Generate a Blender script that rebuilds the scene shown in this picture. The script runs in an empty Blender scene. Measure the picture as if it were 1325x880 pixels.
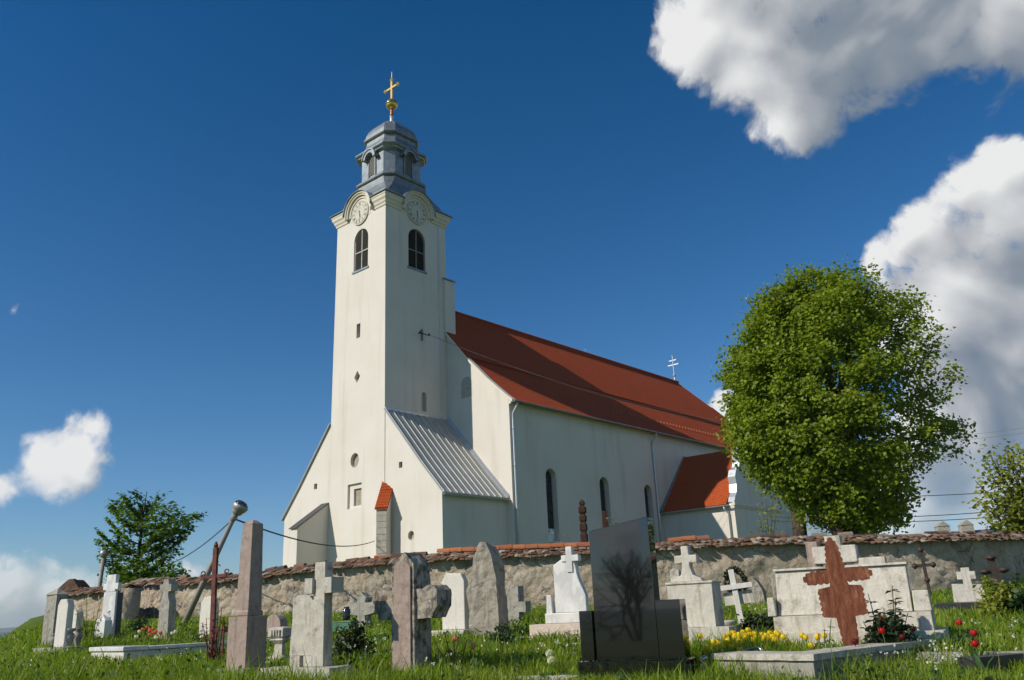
import bpy, bmesh, math, random
import numpy as np
from mathutils import Vector, Matrix, noise as mnoise
from mathutils.geometry import tessellate_polygon
R = math.radians
random.seed(7); rng = np.random.default_rng(11)
SC = bpy.context.scene
COL = SC.collection

# ------------------------------------------------------------------ camera
EYE = np.array([0, 0, 1.2]); FPX = 1100.0; CX, CY = 662.5, 440.0
PITCH, ROLL = R(17.7), R(2.5)
FW = np.array([0, math.cos(PITCH), math.sin(PITCH)])
_rt = np.array([1.0, 0, 0]); _up = np.cross(_rt, FW)
RT = math.cos(ROLL)*_rt - math.sin(ROLL)*_up
UP = math.sin(ROLL)*_rt + math.cos(ROLL)*_up
cam_d = bpy.data.cameras.new('camera'); cam = bpy.data.objects.new('camera', cam_d); COL.objects.link(cam)
cam_d.sensor_fit = 'HORIZONTAL'; cam_d.sensor_width = 36; cam_d.lens = 36*FPX/1325
cam_d.clip_start = 0.1; cam_d.clip_end = 20000
m = Matrix.Identity(4)
for i in range(3):
    m[i][0] = RT[i]; m[i][1] = UP[i]; m[i][2] = -FW[i]; m[i][3] = EYE[i]
cam.matrix_world = m
SC.camera = cam
SC.render.resolution_x = 1024; SC.render.resolution_y = 680
SC.view_settings.view_transform = 'Standard'; SC.view_settings.look = 'None'
SC.view_settings.exposure = 0.0; SC.view_settings.gamma = 1.0; SC.view_settings.use_curve_mapping = False

SUN_AZ, SUN_EL = R(243.3), R(35)          # azimuth clockwise from +Y
SUN = np.array([math.sin(SUN_AZ)*math.cos(SUN_EL), math.cos(SUN_AZ)*math.cos(SUN_EL), math.sin(SUN_EL)])

def ray(x, y):
    d = FW + RT*(x-CX)/FPX - UP*(y-CY)/FPX
    return d/np.linalg.norm(d)

# ------------------------------------------------------------------ world: Nishita sky with cumulus
W = bpy.data.worlds.new('World'); SC.world = W; W.use_nodes = True
SKY_STRENGTH = 0.07
def make_world():
    nt = W.node_tree; N = nt.nodes; L = nt.links
    for n in list(N): N.remove(n)
    out = N.new('ShaderNodeOutputWorld'); bg = N.new('ShaderNodeBackground'); bg.inputs['Strength'].default_value = SKY_STRENGTH
    sky = N.new('ShaderNodeTexSky'); sky.sky_type = 'NISHITA'; sky.sun_disc = False
    sky.sun_elevation = SUN_EL; sky.sun_rotation = SUN_AZ; sky.air_density = 1.0; sky.dust_density = 0.5; sky.ozone_density = 3.0; sky.altitude = 700
    # deep polarised blue
    tint = N.new('ShaderNodeMix'); tint.data_type = 'RGBA'; tint.blend_type = 'MULTIPLY'; tint.inputs[0].default_value = 1
    L.new(sky.outputs[0], tint.inputs[6]); tint.inputs[7].default_value = (0.47, 0.88, 1.04, 1)
    sel = N.new('ShaderNodeSeparateXYZ'); tcz = N.new('ShaderNodeTexCoord'); L.new(tcz.outputs['Generated'], sel.inputs[0])
    tr = N.new('ShaderNodeValToRGB'); L.new(sel.outputs[2], tr.inputs[0]); te = tr.color_ramp.elements
    te[0].position = 0.0; te[0].color = (.80, .84, .92, 1); te[1].position = .66; te[1].color = (.12, .80, 1.02, 1); q_ = te.new(.25); q_.color = (.54, .86, .97, 1)
    L.new(tr.outputs[0], tint.inputs[7])
    gam = N.new('ShaderNodeGamma'); gam.inputs[1].default_value = 1.25
    L.new(tint.outputs[2], gam.inputs[0])

    # cloud density as a group of a direction
    blobs = [  # photo direction (x, y) and radius in px
        # big cloud high on the right
        (905,45,60),(965,75,66),(1025,95,62),(1037,142,62),(1090,80,66),(1150,70,60),(1215,40,64),(1290,35,62),(930,-30,85),(1050,-20,110),(1190,-50,120),(1350,-20,120),
        # towering cumulus on the right
        (1318,243,62,1.7),(1262,272,60,1.7),(1222,306,56,1.7),(1178,322,46,1.6),(1150,342,36,1.5),(1300,350,110,1.8),(1225,400,95,1.7),(1290,440,115,1.7),(1400,380,180,1.8),
        # low banks on the right
        (1280,530,85),(1200,580,70),(940,525,30),(985,565,62),(1050,640,75),(1290,645,62),(1150,670,75),(1370,600,90),
        # small cumulus on the left
        (122,556,28,.62),(104,580,38,.72),(66,602,34,.62),(100,610,40,.72),(78,626,34,.6),(-4,637,20,.5),
        # horizon bank on the left
        (0,766,58,.62),(62,764,46,.6),(115,762,44,.55),(40,792,44,.5),(245,750,40,.45),(160,760,30,.4),
        # wisps
        (846,440,24,.30),(757,453,18,.30),(275,496,14,.26),(16,401,14,.20)]
    def az_el(a, e): return np.array([math.sin(R(a))*math.cos(R(e)), math.cos(R(a))*math.cos(R(e)), math.sin(R(e))])
    back_blobs = [(az_el(215, 6), 60, 1.3), (az_el(219.5, 4.5), 40, 1.2), (az_el(210, 10), 130, .9), (az_el(228, 9), 110, .8), (az_el(190, 25), 230, .9), (az_el(140, 30), 260, .9), (az_el(120, 12), 240, .9), (az_el(150, 40), 260, .8), (az_el(100, 36), 240, .8)]  # clouds behind the viewer, some mirrored in granite, others added to brighten the shade
    def make_group(name, detail, vdetail):
        g = bpy.data.node_groups.new(name, 'ShaderNodeTree')
        g.interface.new_socket('Dir', in_out='INPUT', socket_type='NodeSocketVector')
        g.interface.new_socket('Fac', in_out='OUTPUT', socket_type='NodeSocketFloat')
        g.interface.new_socket('Base', in_out='OUTPUT', socket_type='NodeSocketFloat')
        g.interface.new_socket('Soft', in_out='OUTPUT', socket_type='NodeSocketFloat')
        gn, gl = g.nodes, g.links
        gi = gn.new('NodeGroupInput'); go = gn.new('NodeGroupOutput')
        def math_(op, a, b=None, c=None, clamp=False):
            n = gn.new('ShaderNodeMath'); n.operation = op; n.use_clamp = clamp
            for i, v in enumerate((a, b, c)):
                if v is None: continue
                if isinstance(v, (int, float)): n.inputs[i].default_value = v
                else: gl.new(v, n.inputs[i])
            return n.outputs[0]
        acc = None
        items = [(ray(q[0], q[1]), q[2], q[3] if len(q) > 3 else 1.0) for q in blobs] + back_blobs
        for (dv, br, wt) in items:
            v = gn.new('ShaderNodeVectorMath'); v.operation = 'DISTANCE'; gl.new(gi.outputs[0], v.inputs[0]); v.inputs[1].default_value = dv
            f = math_('MULTIPLY_ADD', v.outputs['Value'], -wt*FPX/(br*1.10), wt)
            acc = f if acc is None else math_('SMOOTH_MAX', acc, f, 0.35)
        acc = math_('SMOOTH_MIN', acc, 0.62, 0.35)
        nz = gn.new('ShaderNodeTexNoise'); nz.inputs['Scale'].default_value = 5.5; nz.inputs['Detail'].default_value = detail; nz.inputs['Roughness'].default_value = 0.66; nz.inputs['Distortion'].default_value = 0.35; gl.new(gi.outputs[0], nz.inputs['Vector'])
        vo = gn.new('ShaderNodeTexVoronoi'); vo.feature = 'F1'; vo.inputs['Scale'].default_value = 26; vo.inputs['Detail'].default_value = vdetail; vo.inputs['Roughness'].default_value = 0.5
        wp = gn.new('ShaderNodeVectorMath'); wp.operation = 'MULTIPLY_ADD'; gl.new(nz.outputs['Color'], wp.inputs[0]); wp.inputs[1].default_value = (.10, .10, .10); gl.new(gi.outputs[0], wp.inputs[2]); gl.new(wp.outputs[0], vo.inputs['Vector'])
        n1 = math_('MULTIPLY_ADD', nz.outputs[0], 1.55, -0.775)
        n2 = math_('MULTIPLY_ADD', vo.outputs['Distance'], -0.34, 0.14)
        gl.new(math_('ADD', math_('ADD', acc, n1), n2), go.inputs[0]); gl.new(acc, go.inputs[1]); ns = gn.new('ShaderNodeTexNoise'); ns.inputs['Scale'].default_value = 8; ns.inputs['Detail'].default_value = 2.0; ns.inputs['Roughness'].default_value = 0.45; ns.inputs['Distortion'].default_value = 1.1; gl.new(gi.outputs[0], ns.inputs['Vector']); gl.new(math_('MULTIPLY_ADD', ns.outputs[0], 1.0, acc), go.inputs[2])
        return g
    tc = N.new('ShaderNodeTexCoord')
    def wm(op, a, b=None, c=None, clamp=False):
        n = N.new('ShaderNodeMath'); n.operation = op; n.use_clamp = clamp
        for i, v in enumerate((a, b, c)):
            if v is None: continue
            if isinstance(v, (int, float)): n.inputs[i].default_value = v
            else: L.new(v, n.inputs[i])
        return n.outputs[0]
    f0 = N.new('ShaderNodeGroup'); f0.node_tree = make_group('cloud_field', 10, 2); L.new(tc.outputs['Generated'], f0.inputs[0])
    off = N.new('ShaderNodeVectorMath'); off.operation = 'ADD'; L.new(tc.outputs['Generated'], off.inputs[0]); off.inputs[1].default_value = (-0.022, -0.004, 0.024)
    f1 = N.new('ShaderNodeGroup'); f1.node_tree = make_group('cloud_field_soft', 0, 0); L.new(off.outputs[0], f1.inputs[0])
    mr = N.new('ShaderNodeMapRange'); mr.interpolation_type = 'SMOOTHSTEP'; mr.inputs['From Min'].default_value = -0.02; mr.inputs['From Max'].default_value = 0.34
    L.new(f0.outputs[0], mr.inputs[0])
    diff = wm('SUBTRACT', f0.outputs[2], f1.outputs[2])
    lit = wm('MULTIPLY_ADD', diff, 0.95, 0.84)
    lit = wm('MULTIPLY_ADD', wm('SUBTRACT', f0.outputs[0], f0.outputs[1]), 0.27, lit)
    shade_zone = None  # shadowed parts of the clouds, painted darker into the cloud colour
    for bx, by, br in ((1310,500,130), (1255,470,60), (1345,400,90), (1290,330,45), (1120,30,120), (1010,20,60), (1290,75,80), (1200,90,40), (105,640,45), (1050,640,60), (1200,600,60), (30,800,45)):
        v = N.new('ShaderNodeVectorMath'); v.operation = 'DISTANCE'; L.new(f1.inputs[0].links[0].from_socket, v.inputs[0]); v.inputs[1].default_value = ray(bx, by)
        q = wm('MULTIPLY_ADD', v.outputs['Value'], -FPX/(br*1.25), 1.0)
        shade_zone = q if shade_zone is None else wm('SMOOTH_MAX', shade_zone, q, 0.35)
    cloud_shade = wm('MULTIPLY', wm('ADD', shade_zone, wm('MULTIPLY_ADD', f1.outputs[2], 0.5, -0.53), clamp=True), 0.62)
    lit = wm('SUBTRACT', lit, cloud_shade, clamp=True)
    ramp = N.new('ShaderNodeValToRGB'); L.new(lit, ramp.inputs[0])
    k = 1/SKY_STRENGTH
    e = ramp.color_ramp.elements
    def cl(r_, g_, b_): return (r_*k, g_*k, b_*k, 1)
    e[0].position = 0.0; e[0].color = cl(.15, .20, .27)
    e[1].position = 1.0; e[1].color = cl(.86, .86, .85)
    el = e.new(0.35); el.color = cl(.25, .29, .34)
    el = e.new(0.6); el.color = cl(.44, .46, .49)
    mx = N.new('ShaderNodeMix'); mx.data_type = 'RGBA'
    sepd = N.new('ShaderNodeSeparateXYZ'); L.new(tc.outputs['Generated'], sepd.inputs[0])
    hz = N.new('ShaderNodeMapRange'); hz.inputs['From Min'].default_value = 0.0; hz.inputs['From Max'].default_value = 0.16; hz.inputs['To Min'].default_value = 0.55; hz.inputs['To Max'].default_value = 0.97; L.new(sepd.outputs[2], hz.inputs[0])
    L.new(wm('MULTIPLY', mr.outputs[0], hz.outputs[0]), mx.inputs[0]); L.new(gam.outputs[0], mx.inputs[6]); L.new(ramp.outputs[0], mx.inputs[7])
    L.new(mx.outputs[2], bg.inputs['Color']); L.new(bg.outputs[0], out.inputs['Surface'])
    W.cycles.sampling_method = 'NONE'
make_world()

sun_d = bpy.data.lights.new('sun', 'SUN'); sun = bpy.data.objects.new('sun', sun_d); COL.objects.link(sun)
sun_d.energy = 4.6; sun_d.angle = R(0.53); sun_d.color = (1.0, 0.92, 0.80)
sun.rotation_euler = Vector(tuple(SUN)).to_track_quat('Z', 'Y').to_euler()
sun.location = (-30, -20, 40)

# ------------------------------------------------------------------ helpers
def ground_z(x, y):
    z = 0.055*y if y < 26 else 0.055*26 + 0.03*(min(y, 60)-26)
    if y < 0: z = 0.03*y
    t = -x - 0.535*y - 0.15 if y > 0 else -x - 34
    if t > 0: z -= 0.32*t*t/(1+0.12*t)
    t = x - 0.62*max(y, 0) - 6
    if t > 0: z -= 0.01*t*t/(1+0.1*t)
    if y > 75: z -= 0.004*(y-75)**2/(1+0.02*(y-75))
    if y < -25: z -= 0.004*(-y-25)**2/(1+0.02*(-y-25))
    return max(z, -42.0)

def at_depth(px, py, depth):
    d = ray(px, py); t = depth/d[1]
    return EYE + d*t

def G(px, py):
    d = ray(px, py); lo = 3.0
    t = 3.0
    while t < 80:
        p = EYE + d*t
        if p[2] <= ground_z(p[0], p[1]) + 0.0: break
        t += 0.02
    return EYE + d*t

def mpp(p):
    return float((np.asarray(p)-EYE) @ FW)/FPX

def lin(c):
    return tuple(((v/12.92) if v <= 0.04045 else ((v+0.055)/1.055)**2.4) for v in c)

class MB:
    def __init__(self): self.v = []; self.f = []
    def add(self, vs, fs, M=None):
        o = len(self.v)
        if M is not None: vs = [tuple(M @ Vector(p)) for p in vs]
        self.v += [tuple(p) for p in vs]; self.f += [tuple(i+o for i in f) for f in fs]; return self
    def box(self, x0, x1, y0, y1, z0, z1, M=None, tx=0, ty=0):
        vs = [(x0,y0,z0),(x1,y0,z0),(x1,y1,z0),(x0,y1,z0),(x0+tx,y0+ty,z1),(x1-tx,y0+ty,z1),(x1-tx,y1-ty,z1),(x0+tx,y1-ty,z1)]
        return self.add(vs, [(3,2,1,0),(4,5,6,7),(0,1,5,4),(1,2,6,5),(2,3,7,6),(3,0,4,7)], M)
    def prism(self, poly, y0, y1, M=None):            # poly in x,z counter-clockwise seen from -y
        n = len(poly)
        vs = [(x, y0, z) for x, z in poly] + [(x, y1, z) for x, z in poly]
        fs = [tuple(range(n)), tuple(reversed(range(n, 2*n)))]
        fs += [(i, i+n, (i+1) % n + n, (i+1) % n) for i in range(n)]
        return self.add(vs, fs, M)
    def loft(self, rings, M=None, cap=True):
        n = len(rings[0]); vs = [p for r_ in rings for p in r_]; fs = []
        for k in range(len(rings)-1):
            for i in range(n):
                a, b = k*n+i, k*n+(i+1) % n
                fs.append((a, b, b+n, a+n))
        if cap: fs += [tuple(reversed(range(n))), tuple(range((len(rings)-1)*n, len(rings)*n))]
        return self.add(vs, fs, M)
    def lathe(self, prof, n=16, c=(0,0,0), M=None):
        rings = [[(c[0]+r_*math.cos(2*math.pi*i/n), c[1]+r_*math.sin(2*math.pi*i/n), c[2]+z) for i in range(n)] for r_, z in prof]
        return self.loft(rings, M)
    def tube(self, pts, rad, n=8, M=None):
        pts = [Vector(p) for p in pts]
        if isinstance(rad, (int, float)): rad = [rad]*len(pts)
        rings = []; ref = Vector((0.13, 0.27, 0.95))
        for i, p in enumerate(pts):
            t = (pts[min(i+1, len(pts)-1)] - pts[max(i-1, 0)]).normalized()
            if abs(t.dot(ref)) > 0.97: ref = Vector((1, 0.2, 0))
            a = t.cross(ref).normalized(); b = t.cross(a)
            rings.append([tuple(p + (a*math.cos(2*math.pi*k/n) - b*math.sin(2*math.pi*k/n))*rad[i]) for k in range(n)])
        return self.loft(rings, M)
    def build(self, name, mat, parent=None, smooth=False, bevel=0, rough=None, seg=2):
        me = bpy.data.meshes.new(name)
        me.from_pydata(self.v, [], self.f); me.update()
        bm = bmesh.new(); bm.from_mesh(me)
        bmesh.ops.recalc_face_normals(bm, faces=bm.faces)
        if rough:                                       # weathered surface: (cell, amplitude, noise scale, seed)
            cell, amp, sc, sd = rough
            bmesh.ops.triangulate(bm, faces=[f for f in bm.faces if len(f.verts) > 4])
            for _ in range(7):
                es = [e for e in bm.edges if e.calc_length() > cell]
                if not es: break
                bmesh.ops.subdivide_edges(bm, edges=es, cuts=1, use_grid_fill=True)
            bmesh.ops.triangulate(bm, faces=[f for f in bm.faces if len(f.verts) > 4])
            bm.normal_update()
            off = Vector((sd*7.3, sd*3.1, sd*1.7))
            for v in bm.verts:
                d = mnoise.fractal(v.co*sc+off, 0.9, 2.1, 4)
                v.co += v.normal*(d*amp)
        uvl = bm.loops.layers.uv.new('UVMap')
        bm.normal_update()
        Z = Vector((0,0,1))
        for f in bm.faces:
            nrm = f.normal
            t = Z.cross(nrm)
            t = Vector((1,0,0)) if t.length < 1e-3 else t.normalized()
            b = nrm.cross(t)
            for l in f.loops: l[uvl].uv = (l.vert.co.dot(t), l.vert.co.dot(b))
            f.smooth = smooth
        bm.to_mesh(me); bm.free()
        o = bpy.data.objects.new(name, me); COL.objects.link(o)
        if mat: me.materials.append(mat)
        if parent: o.parent = parent
        if bevel:
            md = o.modifiers.new('bevel', 'BEVEL'); md.width = bevel; md.segments = seg; md.limit_method = 'ANGLE'; md.angle_limit = R(40)
        return o

def tag(o, label=None, cat=None, group=None, kind=None):
    if label: o['label'] = label
    if cat: o['category'] = cat
    if group: o['group'] = group
    if kind: o['kind'] = kind
    return o
def empty(name, loc=(0,0,0), rz=0, label=None, cat=None, group=None):
    o = bpy.data.objects.new(name, None); COL.objects.link(o)
    o.location = tuple(loc); o.rotation_euler = (0,0,rz); o.empty_display_size = 0.3
    return tag(o, label, cat, group)
def children(o): return [c for c in bpy.data.objects if c.parent == o]
def copy_tree(o, parent=None):
    c = o.copy(); COL.objects.link(c); c.parent = parent
    for ch in children(o): copy_tree(ch, c)
    return c
def raw_mesh(name, verts, faces_n, mat, parent=None, smooth=False):
    """verts Nx3; faces_n array MxK (all K-gons)"""
    me = bpy.data.meshes.new(name); M_, K = faces_n.shape
    me.vertices.add(len(verts)); me.vertices.foreach_set('co', np.ascontiguousarray(verts, dtype=np.float32).ravel())
    me.loops.add(M_*K); me.loops.foreach_set('vertex_index', np.ascontiguousarray(faces_n, dtype=np.int32).ravel())
    me.polygons.add(M_); me.polygons.foreach_set('loop_start', np.arange(0, M_*K, K, dtype=np.int32))
    if smooth: me.polygons.foreach_set('use_smooth', np.ones(M_, dtype=bool))
    me.update(calc_edges=True); me.validate()
    o = bpy.data.objects.new(name, me); COL.objects.link(o); me.materials.append(mat)
    if parent: o.parent = parent
    return o

# ------------------------------------------------------------------ materials
class NT:
    def __init__(self, name):
        self.m = bpy.data.materials.new(name); self.m.use_nodes = True
        self.t = self.m.node_tree; self.N = self.t.nodes; self.L = self.t.links
        self.b = self.N['Principled BSDF']; self.out = self.N['Material Output']
        self.tc = self.N.new('ShaderNodeTexCoord')
    def set(self, n, sock, v):
        if isinstance(v, (int, float, tuple)): n.inputs[sock].default_value = v
        else: self.L.new(v, n.inputs[sock])
    def noise(self, scale, detail=6, rough=0.6, vec=None, stretch=None):
        n = self.N.new('ShaderNodeTexNoise'); n.inputs['Scale'].default_value = scale; n.inputs['Detail'].default_value = detail; n.inputs['Roughness'].default_value = rough
        v = vec or self.tc.outputs['Object']
        if stretch:
            mp = self.N.new('ShaderNodeMapping'); mp.inputs['Scale'].default_value = stretch; self.L.new(v, mp.inputs[0]); v = mp.outputs[0]
        self.L.new(v, n.inputs['Vector']); return n.outputs[0]
    def ramp(self, fac, stops):
        n = self.N.new('ShaderNodeValToRGB'); self.L.new(fac, n.inputs[0]); e = n.color_ramp.elements
        while len(e) > 1: e.remove(e[-1])
        e[0].position, e[0].color = stops[0][0], (*stops[0][1], 1)
        for p, c in stops[1:]: x = e.new(p); x.color = (*c, 1)
        return n.outputs[0]
    def step(self, fac, a, b):
        n = self.N.new('ShaderNodeMapRange'); n.interpolation_type = 'SMOOTHSTEP'; n.inputs[1].default_value = a; n.inputs[2].default_value = b; self.L.new(fac, n.inputs[0]); return n.outputs[0]
    def mix(self, fac, a, b, mode='MIX'):
        n = self.N.new('ShaderNodeMix'); n.data_type = 'RGBA'; n.blend_type = mode
        for s, v in ((0, fac), (6, a), (7, b)):
            if isinstance(v, tuple) and len(v) == 3: v = (*v, 1)
            self.set(n, s, v)
        return n.outputs[2]
    def math(self, op, a, b=0.0):
        n = self.N.new('ShaderNodeMath'); n.operation = op; self.set(n, 0, a); self.set(n, 1, b); return n.outputs[0]
    def bump(self, h, strength=0.4, dist=0.02, prev=None):
        n = self.N.new('ShaderNodeBump'); n.inputs['Strength'].default_value = strength; n.inputs['Distance'].default_value = dist
        self.L.new(h, n.inputs['Height'])
        if prev is not None: self.L.new(prev, n.inputs['Normal'])
        self.L.new(n.outputs[0], self.b.inputs['Normal']); return n.outputs[0]
    def col(self, c, rough=0.8, metal=0.0, spec=0.3):
        if isinstance(c, tuple): c = (*c, 1) if len(c) == 3 else c
        self.set(self.b, 'Base Color', c); self.set(self.b, 'Roughness', rough); self.b.inputs['Metallic'].default_value = metal
        self.b.inputs['Specular IOR Level'].default_value = spec
        return self.m
    def geo(self, s): 
        if not hasattr(self, '_g'): self._g = self.N.new('ShaderNodeNewGeometry')
        return self._g.outputs[s]

def stone_mat(name, c1, c2, stain=None, lichen=None, scale=6, bump=0.5, speck=0.0, rough=0.9, streak=None, stain_lo=.52):
    n = NT(name)
    c = n.ramp(n.noise(scale, 8, .65), [(0.3, c1), (0.7, c2)])
    fine = n.noise(scale*14, 3, .6)
    c = n.mix(n.math('MULTIPLY', n.step(fine, .48, .72), 0.45), c, tuple(v*0.45 for v in c1))
    c = n.mix(n.math('MULTIPLY', n.step(n.noise(scale*4.5, 6, .75), .60, .68), 0.55), c, tuple(v*0.35 for v in c1))
    if streak: c = n.mix(n.math('MULTIPLY', n.step(n.noise(5, 5, .6, stretch=(3, 3, .35)), .5, .72), .75), c, streak)
    if stain: c = n.mix(n.math('MULTIPLY', n.step(n.noise(scale*.55, 9, .7), stain_lo, stain_lo+.16), .85), c, stain)
    if lichen: c = n.mix(n.math('MULTIPLY', n.step(n.noise(scale*1.3, 7, .75), .56, .66), .8), c, lichen)
    h = n.math('ADD', n.noise(scale*4, 8, .7), n.math('MULTIPLY', fine, .5))
    n.bump(h, bump, 0.015)
    return n.col(c, rough)

def plaster_mat(name, base):
    n = NT(name)
    c = n.mix(n.step(n.noise(.35, 6, .6), .35, .75), base, tuple(v*f for v, f in zip(base, (.93, .92, .89))))
    c = n.mix(n.math('MULTIPLY', n.step(n.noise(1.0, 7, .65, stretch=(1.4, 1.4, .12)),   .50, .74), .5), c, tuple(v*f for v, f in zip(base, (.72, .69, .63))))
    c = n.mix(n.math('MULTIPLY', n.step(n.noise(9, 5, .6), .55, .8), .15), c, tuple(v*.8 for v in base))
    sepz = n.N.new('ShaderNodeSeparateXYZ'); n.L.new(n.tc.outputs['Object'], sepz.inputs[0])
    n.bump(n.math('ADD', n.noise(2.2, 5, .5), n.math('MULTIPLY', n.noise(38, 4, .6), .35)), .35, .03)
    return n.col(c, .92, 0, .15)

def tile_mat(name, c1, c2, c3, w=.19, h=.16, rough=.75):
    n = NT(name)
    br = n.N.new('ShaderNodeTexBrick'); n.L.new(n.tc.outputs['UV'], br.inputs['Vector'])
    br.inputs['Scale'].default_value = 1; br.inputs['Brick Width'].default_value = w; br.inputs['Row Height'].default_value = h
    br.inputs['Mortar Size'].default_value = .012; br.inputs['Mortar Smooth'].default_value = .6; br.inputs['Bias'].default_value = 0
    br.inputs['Color1'].default_value = (*c1, 1); br.inputs['Color2'].default_value = (*c2, 1); br.inputs['Mortar'].default_value = tuple(v*.45 for v in c1)+(1,)
    c = n.mix(n.step(n.noise(.7, 7, .65), .42, .72), br.outputs[0], c3, 'MIX')
    c = n.mix(.45, c, br.outputs[0])
    c = n.mix(n.math('MULTIPLY', n.step(n.noise(11, 5, .7), .55, .8), .35), c, tuple(v*.5 for v in c1))
    # each course laps over the one below: sawtooth along the slope
    sp = n.N.new('ShaderNodeSeparateXYZ'); n.L.new(n.tc.outputs['UV'], sp.inputs[0])
    saw = n.math('SUBTRACT', 1.0, n.math('FRACT', n.math('DIVIDE', sp.outputs[1], h)))
    hh = n.math('ADD', n.math('MULTIPLY', saw, .8), n.math('MULTIPLY', br.outputs['Fac'], -.8))
    n.bump(hh, 1.0, .04)
    return n.col(c, rough, 0, .06)

MAT = {}
def mats():
    M = MAT
    M['plaster'] = plaster_mat('white_plaster', (.66, .615, .55))
    M['trim'] = plaster_mat('cream_trim', (.68, .62, .515))
    M['tile'] = tile_mat('red_tile', (.44, .085, .030), (.36, .068, .024), (.30, .065, .028), rough=.95)
    M['tile_new'] = tile_mat('orange_tile', (.50, .10, .028), (.42, .08, .024), (.40, .08, .03), rough=.95)
    n = NT('seamed_metal'); c = n.ramp(n.noise(2.5, 6, .6), [(.3, (.33, .325, .30)), (.7, (.42, .41, .375))]); n.bump(n.noise(6, 4), .1, .01)
    M['seam'] = n.col(c, .55, .35, .5)
    n = NT('zinc'); c = n.ramp(n.noise(2.2, 7, .65), [(.3, (.18, .20, .205)), (.7, (.33, .355, .36))])
    c = n.mix(n.math('MULTIPLY', n.step(n.noise(3, 6, .6, stretch=(2, 2, .2)), .5, .75), .5), c, (.12, .14, .16)); n.bump(n.noise(5, 3), .12, .02)
    M['zinc'] = n.col(c, .42, .65, .5)
    n = NT('galvanised'); c = n.ramp(n.noise(6, 5), [(.3, (.45, .48, .50)), (.7, (.58, .60, .61))]); M['galv'] = n.col(c, .42, .6, .5)
    n = NT('gold'); M['gold'] = n.col(n.ramp(n.noise(5, 4), [(.3, (.80, .48, .12)), (.7, (.95, .62, .20))]), .28, 1, .5)
    n = NT('copper_red'); M['copper'] = n.col(n.ramp(n.noise(5, 4), [(.3, (.30, .10, .05)), (.7, (.42, .16, .09))]), .5, .4, .5)
    n = NT('dark_louvre'); M['louvre'] = n.col(n.ramp(n.noise(8, 4), [(.3, (.05, .05, .045)), (.7, (.10, .095, .085))]), .7)
    n = NT('grey_louvre'); M['louvre_grey'] = n.col(n.ramp(n.noise(8, 4), [(.3, (.17, .165, .15)), (.7, (.25, .24, .215))]), .7)
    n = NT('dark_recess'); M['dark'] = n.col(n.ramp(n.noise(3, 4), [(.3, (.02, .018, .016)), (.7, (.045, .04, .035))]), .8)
    n = NT('window_glass'); M['glass'] = n.col(n.ramp(n.noise(2.5, 5, .7), [(.35, (.010, .012, .014)), (.65, (.04, .04, .045))]), .12, 0, .6)
    M['bare_stone'] = stone_mat('bare_stone', (.30, .26, .20), (.40, .35, .27), (.2, .17, .13), None, 4, .5)
    M['render_grey'] = stone_mat('grey_render', (.36, .33, .27), (.48, .44, .37), (.24, .21, .17), None, 2.5, .3)
    M['clock'] = stone_mat('clock_face', (.58, .54, .45), (.66, .62, .53), (.42, .38, .31), None, 3, .1)
    M['ink'] = NT('clock_ink').col((.15, .135, .115), .7)
    # church yard wall: rough cast over rubble
    n = NT('rubble_plaster'); c = n.ramp(n.noise(1.1, 9, .7), [(.28, (.36, .285, .20)), (.5, (.54, .445, .33)), (.72, (.66, .58, .46))])
    c = n.mix(n.math('MULTIPLY', n.step(n.noise(7, 8, .75), .5, .72), .6), c, (.25, .19, .13))
    c = n.mix(n.math('MULTIPLY', n.step(n.noise(.6, 8, .7), .56, .66), .7), c, (.34, .325, .29))
    ve = n.N.new('ShaderNodeTexVoronoi'); ve.feature = 'DISTANCE_TO_EDGE'; ve.inputs['Scale'].default_value = 4.2; n.L.new(n.tc.outputs['Object'], ve.inputs['Vector'])
    vc = n.N.new('ShaderNodeTexVoronoi'); vc.inputs['Scale'].default_value = 4.2; n.L.new(n.tc.outputs['Object'], vc.inputs['Vector'])
    sc_ = n.mix(.65, (.30, .265, .22), n.ramp(vc.outputs['Color'], [(.2, (.20, .17, .14)), (.5, (.36, .31, .25)), (.8, (.46, .41, .34))]))
    sc_ = n.mix(n.math('SUBTRACT', 1.0, n.step(ve.outputs['Distance'], .01, .055)), sc_, (.12, .09, .065))
    mask = n.step(n.math('ADD', n.noise(.75, 8, .68), n.math('MULTIPLY', n.noise(5, 5, .7), .18)), .665, .69)
    c = n.mix(mask, c, sc_)
    cr = n.N.new('ShaderNodeTexVoronoi'); cr.feature = 'DISTANCE_TO_EDGE'; cr.inputs['Scale'].default_value = 1.3; wv = n.N.new('ShaderNodeVectorMath'); wv.operation = 'MULTIPLY_ADD'; nn = n.N.new('ShaderNodeTexNoise'); nn.inputs['Scale'].default_value = 3; nn.inputs['Detail'].default_value = 6; n.L.new(n.tc.outputs['Object'], nn.inputs['Vector']); n.L.new(nn.outputs['Color'], wv.inputs[0]); wv.inputs[1].default_value = (.5, .5, .5); n.L.new(n.tc.outputs['Object'], wv.inputs[2]); n.L.new(wv.outputs[0], cr.inputs['Vector'])
    c = n.mix(n.math('MULTIPLY', n.math('SUBTRACT', 1.0, n.step(cr.outputs['Distance'], .004, .02)), .6), c, (.13, .10, .07))
    v = n.N.new('ShaderNodeTexVoronoi'); v.inputs['Scale'].default_value = 5.5; v.inputs['Randomness'].default_value = 1; n.L.new(n.tc.outputs['Object'], v.inputs['Vector'])
    n.bump(n.math('ADD', n.noise(8, 10, .78), n.math('MULTIPLY', v.outputs['Distance'], -.6)), 1.0, .11)
    M['rubble'] = n.col(c, .95, 0, .1)
    n = NT('old_tiles'); rnd = n.geo('Random Per Island')
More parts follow.
